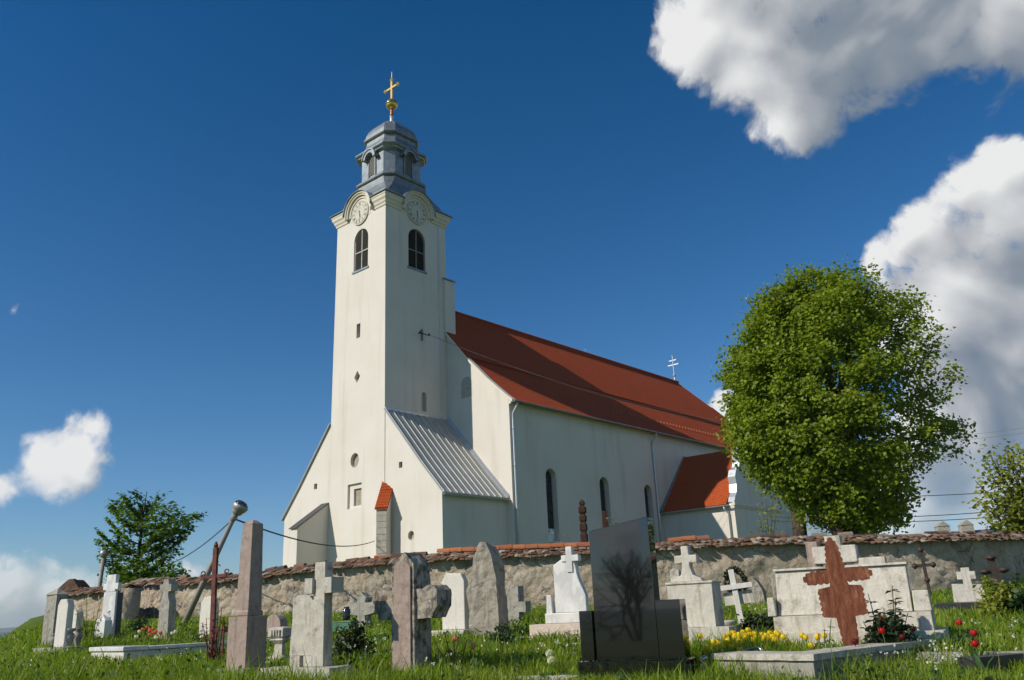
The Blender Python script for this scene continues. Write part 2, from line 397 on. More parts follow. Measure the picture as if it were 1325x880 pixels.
    c = n.ramp(rnd, [(0, (.085, .058, .046)), (.3, (.15, .09, .062)), (.55, (.23, .125, .075)), (.78, (.20, .155, .115)), (1, (.38, .32, .245))])
    c = n.mix(n.math('MULTIPLY', n.step(n.noise(9, 7, .7), .48, .7), .75), c, (.06, .052, .045))
    c = n.mix(n.math('MULTIPLY', n.step(n.noise(6, 7, .7), .60, .7), .6), c, (.33, .29, .22)); n.bump(n.noise(40, 5, .7), .6, .01)
    M['oldtile'] = n.col(c, .95, 0, .1)
    n = NT('ridge_tiles'); rnd = n.geo('Random Per Island'); c = n.ramp(rnd, [(0, (.30, .10, .045)), (.6, (.40, .15, .065)), (1, (.25, .12, .08))])
    c = n.mix(n.math('MULTIPLY', n.step(n.noise(9, 7, .7), .5, .7), .5), c, (.14, .08, .06)); M['ridge'] = n.col(c, .9, 0, .15)
    # graves
    M['conc'] = stone_mat('weathered_concrete', (.44, .405, .335), (.62, .575, .49), (.17, .15, .125), None, 10, .8, streak=(.26, .23, .19))
    M['conc_grey'] = stone_mat('grey_concrete', (.30, .28, .235), (.46, .43, .37), (.10, .09, .08), (.42, .37, .24), 12, .9, streak=(.22, .2, .18))
    M['white'] = stone_mat('whitewashed_stone', (.60, .56, .49), (.70, .665, .60), (.50, .46, .38), None, 3.5, .25, streak=(.55, .5, .42), stain_lo=.58)
    M['tombwhite'] = stone_mat('stained_white_stone', (.50, .46, .385), (.66, .62, .54), (.25, .21, .16), None, 7, .6, streak=(.33, .28, .21), stain_lo=.52)
    n = NT('white_marble'); v = n.noise(2.2, 9, .6, stretch=(1, 1, .6)); c = n.ramp(v, [(.38, (.68, .66, .62)), (.5, (.52, .51, .49)), (.54, (.68, .66, .62)), (.8, (.72, .70, .66))])
    M['marble'] = n.col(c, .35, 0, .5)
    M['pinkstone'] = stone_mat('pink_andesite', (.32, .24, .20), (.45, .345, .29), (.13, .10, .09), (.42, .36, .27), 14, .7, streak=(.22, .165, .14), stain_lo=.55)
    M['pinkgran'] = stone_mat('pinkish_stone', (.50, .42, .34), (.60, .51, .42), (.38, .3, .23), None, 4, .3)
    M['lichen'] = stone_mat('lichened_stone', (.35, .30, .24), (.54, .48, .40), (.045, .042, .038), (.42, .27, .05), 15, 1.0, streak=(.07, .06, .05), stain_lo=.45)
    M['rock'] = stone_mat('rough_rock', (.24, .21, .17), (.46, .41, .33), (.07, .065, .06), (.4, .35, .22), 9, 1.0, streak=(.2, .18, .15))
    n = NT('black_granite'); sp_ = n.noise(160, 2, .5); c = n.ramp(sp_, [(.45, (.005, .005, .006)), (.62, (.014, .014, .014)), (.75, (.045, .044, .043))]); M['granite'] = n.col(c, .025, 0, 1.0)
    n = NT('black_granite_edge'); M['granite_edge'] = n.col(n.ramp(n.noise(120, 2), [(.4, (.02, .02, .021)), (.7, (.06, .06, .063))]), .35, 0, .5)
    n = NT('rust'); c = n.ramp(n.noise(7, 10, .78, stretch=(2.5, 2.5, .6)), [(.30, (.05, .018, .012)), (.44, (.13, .04, .02)), (.55, (.20, .068, .034)), (.63, (.30, .13, .07)), (.72, (.48, .31, .18))]); n.bump(n.noise(30, 6), .4, .01); M['rust'] = n.col(c, .85, .1, .3)
    n = NT('dark_iron'); M['iron'] = n.col(n.ramp(n.noise(18, 6), [(.3, (.03, .022, .02)), (.7, (.09, .055, .045))]), .7, .3, .4)
    n = NT('rusty_red_iron'); M['rediron'] = n.col(n.ramp(n.noise(14, 7), [(.3, (.07, .025, .02)), (.7, (.20, .06, .04))]), .75, .2, .4)
    n = NT('lamp_steel'); M['steel'] = n.col(n.ramp(n.noise(12, 5), [(.3, (.30, .29, .27)), (.7, (.42, .41, .38))]), .45, .5, .5)
    n = NT('pole_paint'); c = n.ramp(n.noise(5, 7, .65, stretch=(1, 1, .4)), [(.3, (.20, .18, .155)), (.7, (.32, .29, .25))]); M['pole'] = n.col(c, .7, .1, .4)
    n = NT('carved_wood'); c = n.ramp(n.noise(6, 7, .65, stretch=(4, 4, .5)), [(.3, (.022, .012, .009)), (.7, (.07, .032, .02))]); n.bump(n.noise(20, 5, .6, stretch=(3, 3, .3)), .5, .02); M['wood'] = n.col(c, .8, 0, .2)
    n = NT('grey_wood'); c = n.ramp(n.noise(6, 7, .65, stretch=(4, 4, .5)), [(.3, (.55, .51, .45)), (.7, (.70, .67, .61))]); M['whitewood'] = n.col(c, .8, 0, .2)
    n = NT('bark'); c = n.ramp(n.noise(5, 8, .7, stretch=(3, 3, .7)), [(.3, (.035, .026, .02)), (.7, (.13, .10, .075))]); n.bump(n.noise(12, 7, .7, stretch=(3, 3, .5)), 1, .05); M['bark'] = n.col(c, .95, 0, .1)
    n = NT('cable'); M['cable'] = n.col(n.ramp(n.noise(3, 3), [(.3, (.03, .03, .03)), (.7, (.06, .06, .06))]), .7)
    n = NT('green_plastic'); M['greenbox'] = n.col(n.ramp(n.noise(6, 4), [(.3, (.06, .16, .10)), (.7, (.10, .22, .14))]), .5)
    n = NT('candle_red'); M['candle'] = n.col(n.ramp(n.noise(6, 4), [(.3, (.25, .02, .02)), (.7, (.4, .04, .03))]), .2)
    n = NT('foil_silver'); M['silver'] = n.col(n.ramp(n.noise(20, 4), [(.3, (.5, .5, .52)), (.7, (.75, .75, .76))]), .25, .8)
    n = NT('lantern_glass'); n.b.inputs['Transmission Weight'].default_value = 1.0; M['clear'] = n.col(n.ramp(n.noise(4, 3), [(.3, (.75, .8, .78)), (.7, (.9, .92, .9))]), .08)
    def leaf(name, stops, tr=.42, rough=.5, up=None):
        n = NT(name); rnd = n.geo('Random Per Island'); c = n.ramp(rnd, stops)
        c = n.mix(n.math('MULTIPLY', n.step(n.noise(.8, 4), .4, .7), .35), c, tuple(v*.7 for v in stops[0][1]))
        if name == 'grass_blade': c = n.mix(n.math('MULTIPLY', n.step(n.noise(1.1, 5, .65), .5, .7), .45), c, (.26, .27, .045))
        n.col(c, rough, 0, .3)
        tr_ = n.N.new('ShaderNodeBsdfTranslucent'); mx = n.N.new('ShaderNodeMixShader'); mx.inputs[0].default_value = tr
        tcol = n.mix(1.0, c, (1.5, 1.55, .7), 'MULTIPLY'); n.L.new(tcol, tr_.inputs[0])
        n.L.new(n.b.outputs[0], mx.inputs[1]); n.L.new(tr_.outputs[0], mx.inputs[2]); n.L.new(mx.outputs[0], n.out.inputs[0]); return n.m
    M['linden'] = leaf('linden_leaf', [(0, (.13, .185, .010)), (.5, (.19, .25, .013)), (1, (.28, .335, .024))])
    M['beech'] = leaf('young_beech_leaf', [(0, (.06, .125, .018)), (.5, (.10, .18, .022)), (1, (.15, .23, .03))])
    M['olive'] = leaf('olive_leaf', [(0, (.16, .19, .02)), (.5, (.23, .26, .03)), (1, (.32, .31, .05))])
    M['bushleaf'] = leaf('bush_leaf', [(0, (.02, .05, .014)), (.5, (.035, .075, .02)), (1, (.06, .11, .03))], .3)
    M['darkleaf'] = leaf('dark_leaf', [(0, (.018, .035, .012)), (.5, (.03, .055, .018)), (1, (.05, .05, .03))], .25)
    M['purple'] = leaf('purple_leaf', [(0, (.035, .015, .02)), (.5, (.06, .025, .03)), (1, (.08, .05, .04))], .25)
    M['grass'] = leaf('grass_blade', [(0, (.09, .155, .010)), (.4, (.18, .275, .014)), (.8, (.26, .35, .02)), (.93, (.29, .32, .04)), (1, (.42, .36, .15))], .40, .45)
    M['tulipleaf'] = leaf('tulip_leaf', [(0, (.06, .12, .04)), (1, (.09, .16, .05))], .35)
    for nm, c in (('yellow', (.88, .66, .015)), ('red', (.55, .012, .012)), ('peach', (.72, .20, .09)), ('whitef', (.75, .75, .68)), ('darkred', (.13, .015, .02)), ('pinkf', (.7, .3, .2))):
        M[nm] = leaf(nm+'_petal', [(0, tuple(v*.85 for v in c)), (1, c)], .35)
    # ground
    n = NT('meadow_soil'); c = n.ramp(n.noise(1.3, 9, .7), [(.3, (.06, .10, .014)), (.55, (.10, .145, .022)), (.75, (.13, .13, .035))]); n.bump(n.noise(14, 7, .7), .8, .05)
    M['soil'] = n.col(c, .95, 0, .1)
    n = NT('far_hills'); c = n.ramp(n.noise(.004, 8, .65), [(.3, (.035, .06, .03)), (.5, (.06, .09, .035)), (.7, (.12, .12, .06))]); M['hill'] = n.col(c, .95, 0, .1)
mats()

exec_order = []
# ------------------------------------------------------------------ ground, plain, hills
def build_ground():
    xs = np.concatenate([-np.geomspace(9000, 60, 16), np.linspace(-50, -26, 9), np.linspace(-25, 25, 126), np.linspace(26, 50, 9), np.geomspace(60, 9000, 16)])
    ys = np.concatenate([-np.geomspace(9000, 30, 14), np.linspace(-25, 4, 16), np.linspace(4.2, 32, 140), np.linspace(34, 90, 20), np.geomspace(100, 9000, 18)])
    X, Y = np.meshgrid(xs, ys)
    Z = np.zeros_like(X)
    for i in range(X.shape[0]):
        for j in range(X.shape[1]):
            z = ground_z(X[i, j], Y[i, j])
            if abs(X[i, j]) < 26 and 4 < Y[i, j] < 33:
                z += 0.035*mnoise.fractal(Vector((X[i, j]*.8, Y[i, j]*.8, 3)), 1, 2, 3)
            Z[i, j] = z
    V = np.stack([X, Y, Z], -1).reshape(-1, 3); w = X.shape[1]; h = X.shape[0]
    i, j = np.meshgrid(np.arange(h-1), np.arange(w-1), indexing='ij'); a = (i*w+j).ravel()
    o = raw_mesh('ground', V, np.stack([a, a+1, a+w+1, a+w], 1), MAT['soil'], smooth=True)
    tag(o, kind='structure')
    # far hills on the horizon
    for k, (dist, h0, amp, az0, az1) in enumerate(((4200, 8, 16, -75, 75), (7000, 40, 40, -80, 80))):
        n_ = 160; pts = []
        for q in range(n_):
            az = R(az0+(az1-az0)*q/(n_-1)); hh = h0 + amp*mnoise.fractal(Vector((q*.06+k*9, k*5., 1)), 1, 2, 5)
            pts.append((dist*math.sin(az), dist*math.cos(az), hh))
        V = []; F = []
        for (x, y, z) in pts:
            f = 1.0
            V += [(x*.86, y*.86, -42), (x*.95, y*.95, -42+(z+42)*.7), (x, y, z), (x*1.1, y*1.1, -42)]
        for q in range(n_-1):
            for r_ in range(3): F.append((q*4+r_, q*4+4+r_, q*4+5+r_, q*4+1+r_))
        o = raw_mesh('hills', np.array(V), np.array(F), MAT['hill'], smooth=True); tag(o, kind='structure')
build_ground()
def haze():
    o = MB().box(-9200, 9200, -9200, 9200, -46, 110).build('haze', None); tag(o, kind='stuff')
    m_ = bpy.data.materials.new('haze_air'); m_.use_nodes = True; nt = m_.node_tree
    for n in list(nt.nodes): nt.nodes.remove(n)
    out = nt.nodes.new('ShaderNodeOutputMaterial'); v = nt.nodes.new('ShaderNodeVolumePrincipled'); v.inputs['Color'].default_value = (.72, .82, .95, 1); v.inputs['Density'].default_value = HAZE
    nt.links.new(v.outputs[0], out.inputs['Volume']); o.data.materials.append(m_)
HAZE = 1.1e-4
haze()

# ------------------------------------------------------------------ church
AZ = R(41)
CH_O = np.array([-7.75125351, 49.39552681, 0.0])
CH_A = np.array([math.sin(AZ), math.cos(AZ), 0]); CH_R = np.array([math.cos(AZ), -math.sin(AZ), 0])
def church_pt(u, v, z): return CH_O + CH_R*u + CH_A*v + np.array([0, 0, z])

def arch(cx, w, z0, z1, n=10):              # round-headed opening, counter-clockwise
    r_ = w/2; zc = z1-r_
    return [(cx-r_, z0), (cx+r_, z0)] + [(cx+r_*math.cos(math.pi*i/n), zc+r_*math.sin(math.pi*i/n)) for i in range(n+1)]
def ell(cx, cz, rx, rz, n=20): return [(cx+rx*math.cos(2*math.pi*i/n), cz+rz*math.sin(2*math.pi*i/n)) for i in range(n)]
def rect(x0, x1, z0, z1): return [(x0, z0), (x1, z0), (x1, z1), (x0, z1)]

def panel(mb, outline, holes, depth, P):
    """flat wall with openings; P(x, z, d) -> 3D point, d into the wall"""
    loops = [[Vector((x, z, 0)) for x, z in outline]] + [[Vector((x, z, 0)) for x, z in h] for h in holes]
    tris = tessellate_polygon(loops)
    flat = [p for l in loops for p in l]
    mb.add([P(p.x, p.y, 0) for p in flat], [tuple(t) for t in tris])
    for h in holes:
        n = len(h)
        mb.add([P(x, z, 0) for x, z in h]+[P(x, z, depth) for x, z in h], [(i, (i+1) % n, (i+1) % n+n, i+n) for i in range(n)])
def fill(poly, P, d):
    mb = MB(); mb.add([P(x, z, d) for x, z in poly], [tuple(range(len(poly)))]); return mb

def sq_ring(cx, cy, h, c, z):               # chamfered square
    c = max(c, .02)
    p = [(-h+c, -h), (h-c, -h), (h, -h+c), (h, h-c), (h-c, h), (-h+c, h), (-h, h-c), (-h, -h+c)]
    return [(cx+x, cy+y, z) for x, y in p]

def build_church():
    root = empty('church', tuple(CH_O), -AZ, 'tall white church with grey domed tower and long red tiled roof behind the graveyard wall', 'church')
    M = MAT
    TW, TD, ZB, ZT = 5.2, 5.3, 1.0, 26.75
    tw = lambda z: 5.45-.017*z                     # slight batter of the tower's far side
    PF = lambda x, z, d: (x*tw(z)/TW, d, z)        # west face (x = u)
    PS = lambda x, z, d: (-d, x, z)                # south face (x = v)
    # openings: west face
    fl = arch(-2.53, 1.5, 22.75, 25.6); fs = rect(-2.83, -2.45, 18.1, 19.05)
    fd = [(-2.67, 15.15), (-2.38, 15.55), (-2.67, 15.95), (-2.96, 15.55)]
    fc = ell(-2.75, 10.33, .40, .45); fp = rect(-3.36, -2.05, 7.45, 8.92)
    fp2 = rect(-2.93, -2.18, 7.6, 8.62)
    sl = arch(2.68, 1.5, 22.75, 25.6); ss = rect(2.95, 3.16, 17.9, 18.7); sn = arch(3.18, .42, 13.3, 14.55)
    t = MB()
    panel(t, [(-TW, ZB), (0, ZB), (0, ZT), (-TW, ZT)], [fl, fs, fd, fc, fp], .28, PF)
    panel(t, [(0, ZB), (TD, ZB), (TD, ZT), (0, ZT)], [sl, ss, sn], .28, PS)
    t.add([(-tw(ZB), 0, ZB), (-tw(ZT), 0, ZT), (-tw(ZT), TD, ZT), (-tw(ZB), TD, ZB), (0, TD, ZB), (0, TD, ZT)], [(0, 1, 2, 3), (3, 2, 5, 4)])
    tower = t.build('tower', M['plaster'], root)
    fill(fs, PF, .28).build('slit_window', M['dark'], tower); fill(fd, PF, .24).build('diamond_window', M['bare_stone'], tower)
    fill(fc, PF, .22).build('round_window', M['bare_stone'], tower)
    nb = MB(); panel(nb, fp, [fp2], .12, lambda x, z, d: PF(x, z, d+.14)); nb.build('niche_panel', M['plaster'], tower)
    fill(fp2, PF, .26).build('stone_plaque', M['bare_stone'], tower)
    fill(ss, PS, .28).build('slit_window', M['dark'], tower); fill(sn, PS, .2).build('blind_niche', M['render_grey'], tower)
    # bell-stage louvres
    for P, cx, mt in ((PF, -2.53, 'louvre_grey'), (PS, 2.68, 'louvre')):  # sun and shade put into slat colour: west face lighter than south
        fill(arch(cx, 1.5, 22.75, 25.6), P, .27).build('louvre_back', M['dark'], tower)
        lv = MB(); r_ = .74
        for k in range(26):
            z = 22.8+k*.108; hw = r_ if z < 24.85 else math.sqrt(max(0, r_*r_-(z-24.85)**2))
            if hw < .1: continue
            q = [P(cx-hw, z, .10), P(cx+hw, z, .10), P(cx+hw, z+.075, .21), P(cx-hw, z+.075, .21), P(cx-hw, z-.02, .11), P(cx+hw, z-.02, .11), P(cx+hw, z+.055, .22), P(cx-hw, z+.055, .22)]
            lv.add(q, [(0, 1, 2, 3), (7, 6, 5, 4), (0, 4, 5, 1), (1, 5, 6, 2), (2, 6, 7, 3), (3, 7, 4, 0)])
        w_ = lv.build('louvre_slats', M[mt], tower)
        fr = MB()
        def bar(x0, x1, z0, z1, d0=.07, d1=.13):
            q = [P(x0, z0, d0), P(x1, z0, d0), P(x1, z0, d1), P(x0, z0, d1), P(x0, z1, d0), P(x1, z1, d0), P(x1, z1, d1), P(x0, z1, d1)]
            fr.add(q, [(3, 2, 1, 0), (4, 5, 6, 7), (0, 1, 5, 4), (1, 2, 6, 5), (2, 3, 7, 6), (3, 0, 4, 7)])
        bar(cx-.035, cx+.035, 22.76, 25.55); bar(cx-.73, cx-.04, 24.0, 24.07); bar(cx+.04, cx+.73, 24.0, 24.07); bar(cx-.745, cx-.68, 22.76, 24.85); bar(cx+.68, cx+.745, 22.76, 24.85)
        fr.build('louvre_frame', M['louvre_grey'] if mt == 'louvre' else M['conc'], tower)  # frame colour also carries sun on the west, shade on the south
        s_ = MB(); q = [P(cx-.85, 22.62, -.06), P(cx+.85, 22.62, -.06), P(cx+.85, 22.62, .06), P(cx-.85, 22.62, .06), P(cx-.85, 22.74, -.06), P(cx+.85, 22.74, -.06), P(cx+.85, 22.76, .06), P(cx-.85, 22.76, .06)]
        s_.add(q, [(3, 2, 1, 0), (4, 5, 6, 7), (0, 1, 5, 4), (1, 2, 6, 5), (2, 3, 7, 6), (3, 0, 4, 7)]); s_.build('window_sill', M['zinc'], tower)
    # lightning rod cable down the south face
    MB().tube([(.03, 4.62, z) for z in np.linspace(26.5, 13.4, 14)], .022, 6).build('lightning_cable', M['galv'], tower)
    # cornice with raised arch over each clock
    def cornice_profile():  # (outward, z) moulding
        return [(-.05, 26.5), (.05, 26.5), (.08, 26.64), (.14, 26.72), (.17, 26.86), (.25, 26.98), (.27, 27.14), (.31, 27.2), (.31, 27.3), (-.05, 27.3)]
    cpf = cornice_profile()
    cm = MB()
    CW = 5.03
    sides = [(lambda s, o: (s*CW-CW, -o), CW, -2.53+CW), (lambda s, o: (o, s*TD), TD, 2.65), (lambda s, o: (-s*CW, TD+o), CW, 2.5), (lambda s, o: (-CW-o, TD-s*TD), TD, 2.65)]
    ARC, AIN = 1.36, .98; ZC = 26.85
    for fn, Ln, cc in sides:
        c_ = cc/Ln
        def P(sm, o, z): x, y = fn(sm/Ln, o); return (x, y, z)
        def strip(s0, s1, m0, m1):
            ra = [P(s0 - (o if m0 else 0), o, z) for o, z in cpf]; rb = [P(s1 + (o if m1 else 0), o, z) for o, z in cpf]
            n = len(ra); cm.add(ra+rb, [(i, (i+1) % n, (i+1) % n+n, i+n) for i in range(n)] + [tuple(range(n)), tuple(reversed(range(n, 2*n)))])
        e_ = math.sqrt(ARC**2-.3**2)
        strip(0, cc-e_, True, False); strip(cc+e_, Ln, False, True)
        # moulded arch ring, three steps
        for ro, ri, o in ((ARC+.04, 1.27, .30), (1.27, 1.15, .22), (1.15, AIN, .09)):
            n = 22; th = [R(-8)+(math.pi+R(16))*i/n for i in range(n+1)]
            ring = []
            for a in th:
                c, s = math.cos(a), math.sin(a)
                ring.append([P(cc+ri*c, -.03, ZC+ri*s), P(cc+ri*c, o, ZC+ri*s), P(cc+ro*c, o, ZC+ro*s), P(cc+ro*c, -.03, ZC+ro*s)])
            cm.loft(ring)
    cm.build('cornice', M['trim'], root)
    dr = [(-.02, 27.36), (.38, 27.305), (.41, 27.33), (.41, 27.36), (.25, 27.45), (-.02, 27.72)]
    for fn, Ln, cc in sides:
        zb_ = MB()
        for s0, s1, m0, m1 in ((0, cc-1.36, True, False), (cc+1.36, Ln, False, True)):
            ra, rb = [], []
            for o, z in dr:
                x, y = fn((s0-(o if m0 else 0))/Ln, o); ra.append((x, y, z)); x, y = fn((s1+(o if m1 else 0))/Ln, o); rb.append((x, y, z))
            q_ = MB(); n = len(ra); q_.add(ra+rb, [(i, (i+1) % n, (i+1) % n+n, i+n) for i in range(n)]+[tuple(range(n)), tuple(reversed(range(n, 2*n)))]); q_.build('eaves_strip', M['zinc'], root)
    # tympanum behind each clock
    for fn, Ln, cc in sides:
        tp = MB(); pts = []; n = 22
        for i in range(n+1):
            a = math.pi*i/n; x, y = fn((cc+1.0*math.cos(a))/Ln, .02); pts.append((x, y, ZC+1.0*math.sin(a)))
        x, y = fn((cc-1.0)/Ln, .02); pts.append((x, y, 26.4)); x, y = fn((cc+1.0)/Ln, .02); pts.append((x, y, 26.4))
        tp.add(pts, [tuple(range(len(pts)))]); tp.build('clock_tympanum', M['plaster'], root)
    for (fn, Ln, cc) in sides[:2]:
        def P(x, z, o): a, b = fn((cc+x)/Ln, o); return (a, b, ZC+z-.05)
        n = 32; d = MB()
        front = [P(.86*math.cos(2*math.pi*i/n), .86*math.sin(2*math.pi*i/n), .09) for i in range(n)]; bk = [P(.86*math.cos(2*math.pi*i/n), .86*math.sin(2*math.pi*i/n), .02) for i in range(n)]
        d.loft([bk, front]); clk = d.build('clock', M['clock'], root)
        mk = MB()
        def q4(p, o=.095): mk.add([P(x, z, o) for x, z in p], [tuple(range(len(p)))])
        for i in range(n):
            a, b = 2*math.pi*i/n, 2*math.pi*(i+1)/n
            for r0, r1 in ((.76, .785), (.50, .515)):
                q4([(r0*math.cos(a), r0*math.sin(a)), (r1*math.cos(a), r1*math.sin(a)), (r1*math.cos(b), r1*math.sin(b)), (r0*math.cos(b), r0*math.sin(b))])
        def stroke(h_, x0, r0, x1, r1, w=.012):     # a stroke of a roman numeral standing at hour h_
            a = math.pi/2-h_*math.pi/6; c, s = math.cos(a), math.sin(a)
            def T(x, r_): return (r_*c + x*s, r_*s - x*c)
            q4([T(x0-w, r0), T(x0+w, r0), T(x1+w, r1), T(x1-w, r1)])
        numer = {1: 'I', 2: 'II', 3: 'III', 4: 'IIII', 5: 'V', 6: 'VI', 7: 'VII', 8: 'VIII', 9: 'IX', 10: 'X', 11: 'XI', 12: 'XII'}
        for h_, sN in numer.items():
            wd = [.035 if ch == 'I' else .085 for ch in sN]; x = -sum(wd)/2
            for ch, w_ in zip(sN, wd):
                xc = x+w_/2; x += w_
                if ch == 'I': stroke(h_, xc, .55, xc, .73)
                elif ch == 'V': stroke(h_, xc, .55, xc-.035, .73); stroke(h_, xc, .55, xc+.035, .73)
                else: stroke(h_, xc-.035, .55, xc+.035, .73); stroke(h_, xc+.035, .55, xc-.035, .73)
        mk.build('clock_numerals', M['ink'], clk)
        hd = MB()
        def hand(ang, l, w):
            a = math.pi/2-ang; c, s = math.cos(a), math.sin(a)
            hd.add([P(*((-.12*c+w*s), (-.12*s-w*c)), .115), P(*((-.12*c-w*s), (-.12*s+w*c)), .115), P(l*c-.3*w*s, l*s+.3*w*c, .115), P(l*c+.3*w*s, l*s-.3*w*c, .115)], [(0, 1, 2, 3)])
        hand(R(165), .42, .035); hand(R(182), .68, .026); hd.build('clock_hands', M['ink'], clk)
    # bell-shaped skirt and lantern
    cx, cy = -2.52, 2.65
    def stack(prof): 
        b = MB(); b.loft([sq_ring(cx, cy, h, c, z) for z, h, c in prof]); return b
    sk = stack([(27.3, 2.52, .02), (27.42, 2.52, .02), (27.66, 2.50, .06), (27.98, 2.40, .16), (28.35, 2.18, .28), (28.8, 1.98, .42), (29.2, 1.88, .5), (29.42, 1.84, .54)])
    sk = sk.build('spire_skirt', M['zinc'], root)
    for fn, Ln, cc in sides:                         # little barrel roofs behind the clock arches
        dm = MB(); rings = []; n = 16
        for o in (.40, -1.15):
            ring = []
            for i in range(n+1):
                a = math.pi*i/n; x, y = fn((cc+1.44*math.cos(a))/Ln, o); ring.append((x, y, ZC+1.44*math.sin(a)+(.0 if o > 0 else .05)))
            rings.append(ring)
        dm.add(rings[0]+rings[1], [(i, i+1, i+n+2, i+n+1) for i in range(n)])
        o_ = dm.build('clock_hood', M['zinc'], root, smooth=True)
        md = o_.modifiers.new('solid', 'SOLIDIFY'); md.thickness = .04
    stack([(29.42, 1.92, .56), (29.5, 1.98, .57), (29.56, 1.98, .57), (29.64, 1.9, .56), (29.72, 1.86, .56), (29.78, 1.76, .56)]).build('lantern_base_moulding', M['zinc'], root)
    lan = stack([(29.78, 1.7, .56), (31.5, 1.7, .56)]).build('lantern', M['zinc'], root)
    for ax in range(4):
        Mx = Matrix.Translation((cx, cy, 0)) @ Matrix.Rotation(math.pi/2*ax, 4, 'Z')
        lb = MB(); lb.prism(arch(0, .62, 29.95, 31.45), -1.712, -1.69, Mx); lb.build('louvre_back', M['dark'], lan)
        s_ = MB()
        for k in range(15):
            z = 29.98+k*.095; hw = .29 if z < 31.1 else math.sqrt(max(0.001, .29**2-(z-31.12)**2))
            s_.box(-hw, hw, -1.755, -1.72, z, z+.05, Mx)
        s_.build('louvre_slats', M['louvre_grey'], lan)
        f_ = MB()
        for (x0, x1) in ((-.40, -.31), (.31, .40)): f_.box(x0, x1, -1.79, -1.70, 29.8, 31.14, Mx)
        th = [math.pi*i/12 for i in range(13)]
        for ri, ro, oo in ((.31, .42, -1.80), (.42, .62, -2.06), (.62, .70, -2.12)):
            f_.loft([[(ri*math.cos(a), -1.66, 31.14+ri*math.sin(a)), (ri*math.cos(a), oo, 31.14+ri*math.sin(a)), (ro*math.cos(a), oo, 31.14+ro*math.sin(a)), (ro*math.cos(a), -1.40, 31.14+ro*math.sin(a))] for a in th], Mx)
        f_.build('louvre_hood', M['zinc'], lan)
    stack([(31.42, 1.72, .56), (31.5, 1.80, .56), (31.56, 1.9, .58), (31.66, 1.93, .58), (31.72, 2.02, .6), (31.8, 2.06, .6), (31.86, 2.06, .6), (31.9, 1.98, .6)]).build('lantern_cornice', M['zinc'], root)
    stack([(31.88, 1.96, .6), (32.05, 1.78, .58), (32.3, 1.6, .56), (32.6, 1.49, .54), (32.95, 1.45, .53)]).build('cupola_neck', M['zinc'], root)
    stack([(32.93, 1.46, .53), (32.98, 1.58, .55), (33.05, 1.62, .55), (33.12, 1.62, .55), (33.18, 1.56, .54)]).build('cupola_moulding', M['zinc'], root)
    stack([(33.16, 1.55, .54), (33.45, 1.50, .54), (33.8, 1.36, .50), (34.12, 1.12, .42), (34.4, .78, .3), (34.6, .42, .16), (34.72, .2, .08)]).build('cupola_dome', M['zinc'], root)
    MB().lathe([(.2, 34.6), (.14, 34.9), (.12, 35.2), (.15, 35.25), (.15, 35.3)], 14, (cx, cy, 0)).build('finial_foot', M['galv'], root, True)
    MB().lathe([(.11, 35.28), (.13, 35.5), (.1, 35.7), (.14, 35.92)], 14, (cx, cy, 0)).build('finial_stem', M['copper'], root, True)
    pr = [(.02, -.43)] + [(.43*math.cos(a), .43*math.sin(a)) for a in np.linspace(-1.45, -.06, 9)] + [(.46, -.03), (.46, .03)] + [(.43*math.cos(a), .43*math.sin(a)) for a in np.linspace(.06, 1.45, 9)] + [(.02, .43)]
    MB().lathe(pr, 24, (cx, cy, 36.3)).build('gilded_ball', M['gold'], root, True)
    cr = MB(); cr.box(cx-.075, cx+.075, cy-.05, cy+.05, 36.7, 38.3); cr.box(cx-.62, cx-.076, cy-.05, cy+.05, 37.62, 37.76); cr.box(cx+.076, cx+.62, cy-.05, cy+.05, 37.62, 37.76)
    for (x, z) in ((-.68, 37.69), (.68, 37.69), (0, 38.38)):
        for dx, dz in ((0, 0), (.0, .1), (.0, -.1), (.1, 0), (-.1, 0)):
            cr.lathe([(.01, -.09), (.075, -.05), (.09, 0), (.075, .05), (.01, .09)], 10, (cx+x+dx, cy, z+dz))
    cr.lathe([(.03, 38.4), (.02, 38.8), (.012, 39.05)], 8, (cx, cy, 0)); cr.build('gilded_cross', M['gold'], root)
    # shoulder block where the tower meets the nave
    sb = MB(); sb.loft([[(-1.5, 5.0, 18.9), (.2, 5.0, 18.9), (.2, 5.9, 18.9), (-1.5, 5.9, 18.9)], [(-1.5, 5.0, 23.2), (.2, 5.0, 22.6), (.2, 5.9, 22.6), (-1.5, 5.9, 23.2)]])
    sb.build('tower_shoulder', M['plaster'], root)
    b2 = MB(); b2.loft([[(-1.5, 4.95, 23.2), (.28, 4.95, 22.6), (.28, 6.0, 22.6), (-1.5, 6.0, 23.2)], [(-1.5, 4.95, 23.28), (.28, 4.95, 22.68), (.28, 6.0, 22.68), (-1.5, 6.0, 23.28)]]); b2.build('shoulder_cap', M['zinc'], root)
    # nave
    NC, NH = -2.6, 7.83; VF, VE = 5.25, 43.6
    prof = [(0, 21.8), (2.6, 18.95), (4.54, 16.72), (6.3, 14.95), (7.83, 13.6), (8.25, 13.27)]
    g = MB()
    gp = [(NC-NH, ZB), (NC+NH, ZB)] + [(NC+d, z-.08) for d, z in reversed(prof[:5])] + [(NC-d, z-.08) for d, z in prof[1:5]]
    g.add([(x, VF, z) for x, z in gp], [tuple(range(len(gp)))])
    nw = [arch(8.9, 1.05, 5.15, 9.55), arch(14.5, 1.05, 5.6, 9.5), arch(19.8, 1.0, 5.6, 9.4), arch(33, 1.05, 5.6, 9.5), arch(39, 1.05, 5.6, 9.5)]
    PN = lambda x, z, d: (NC+NH-d, x, z)
    panel(g, [(VF, ZB), (VE, ZB), (VE, 13.5), (VF, 13.5)], nw, .42, PN)
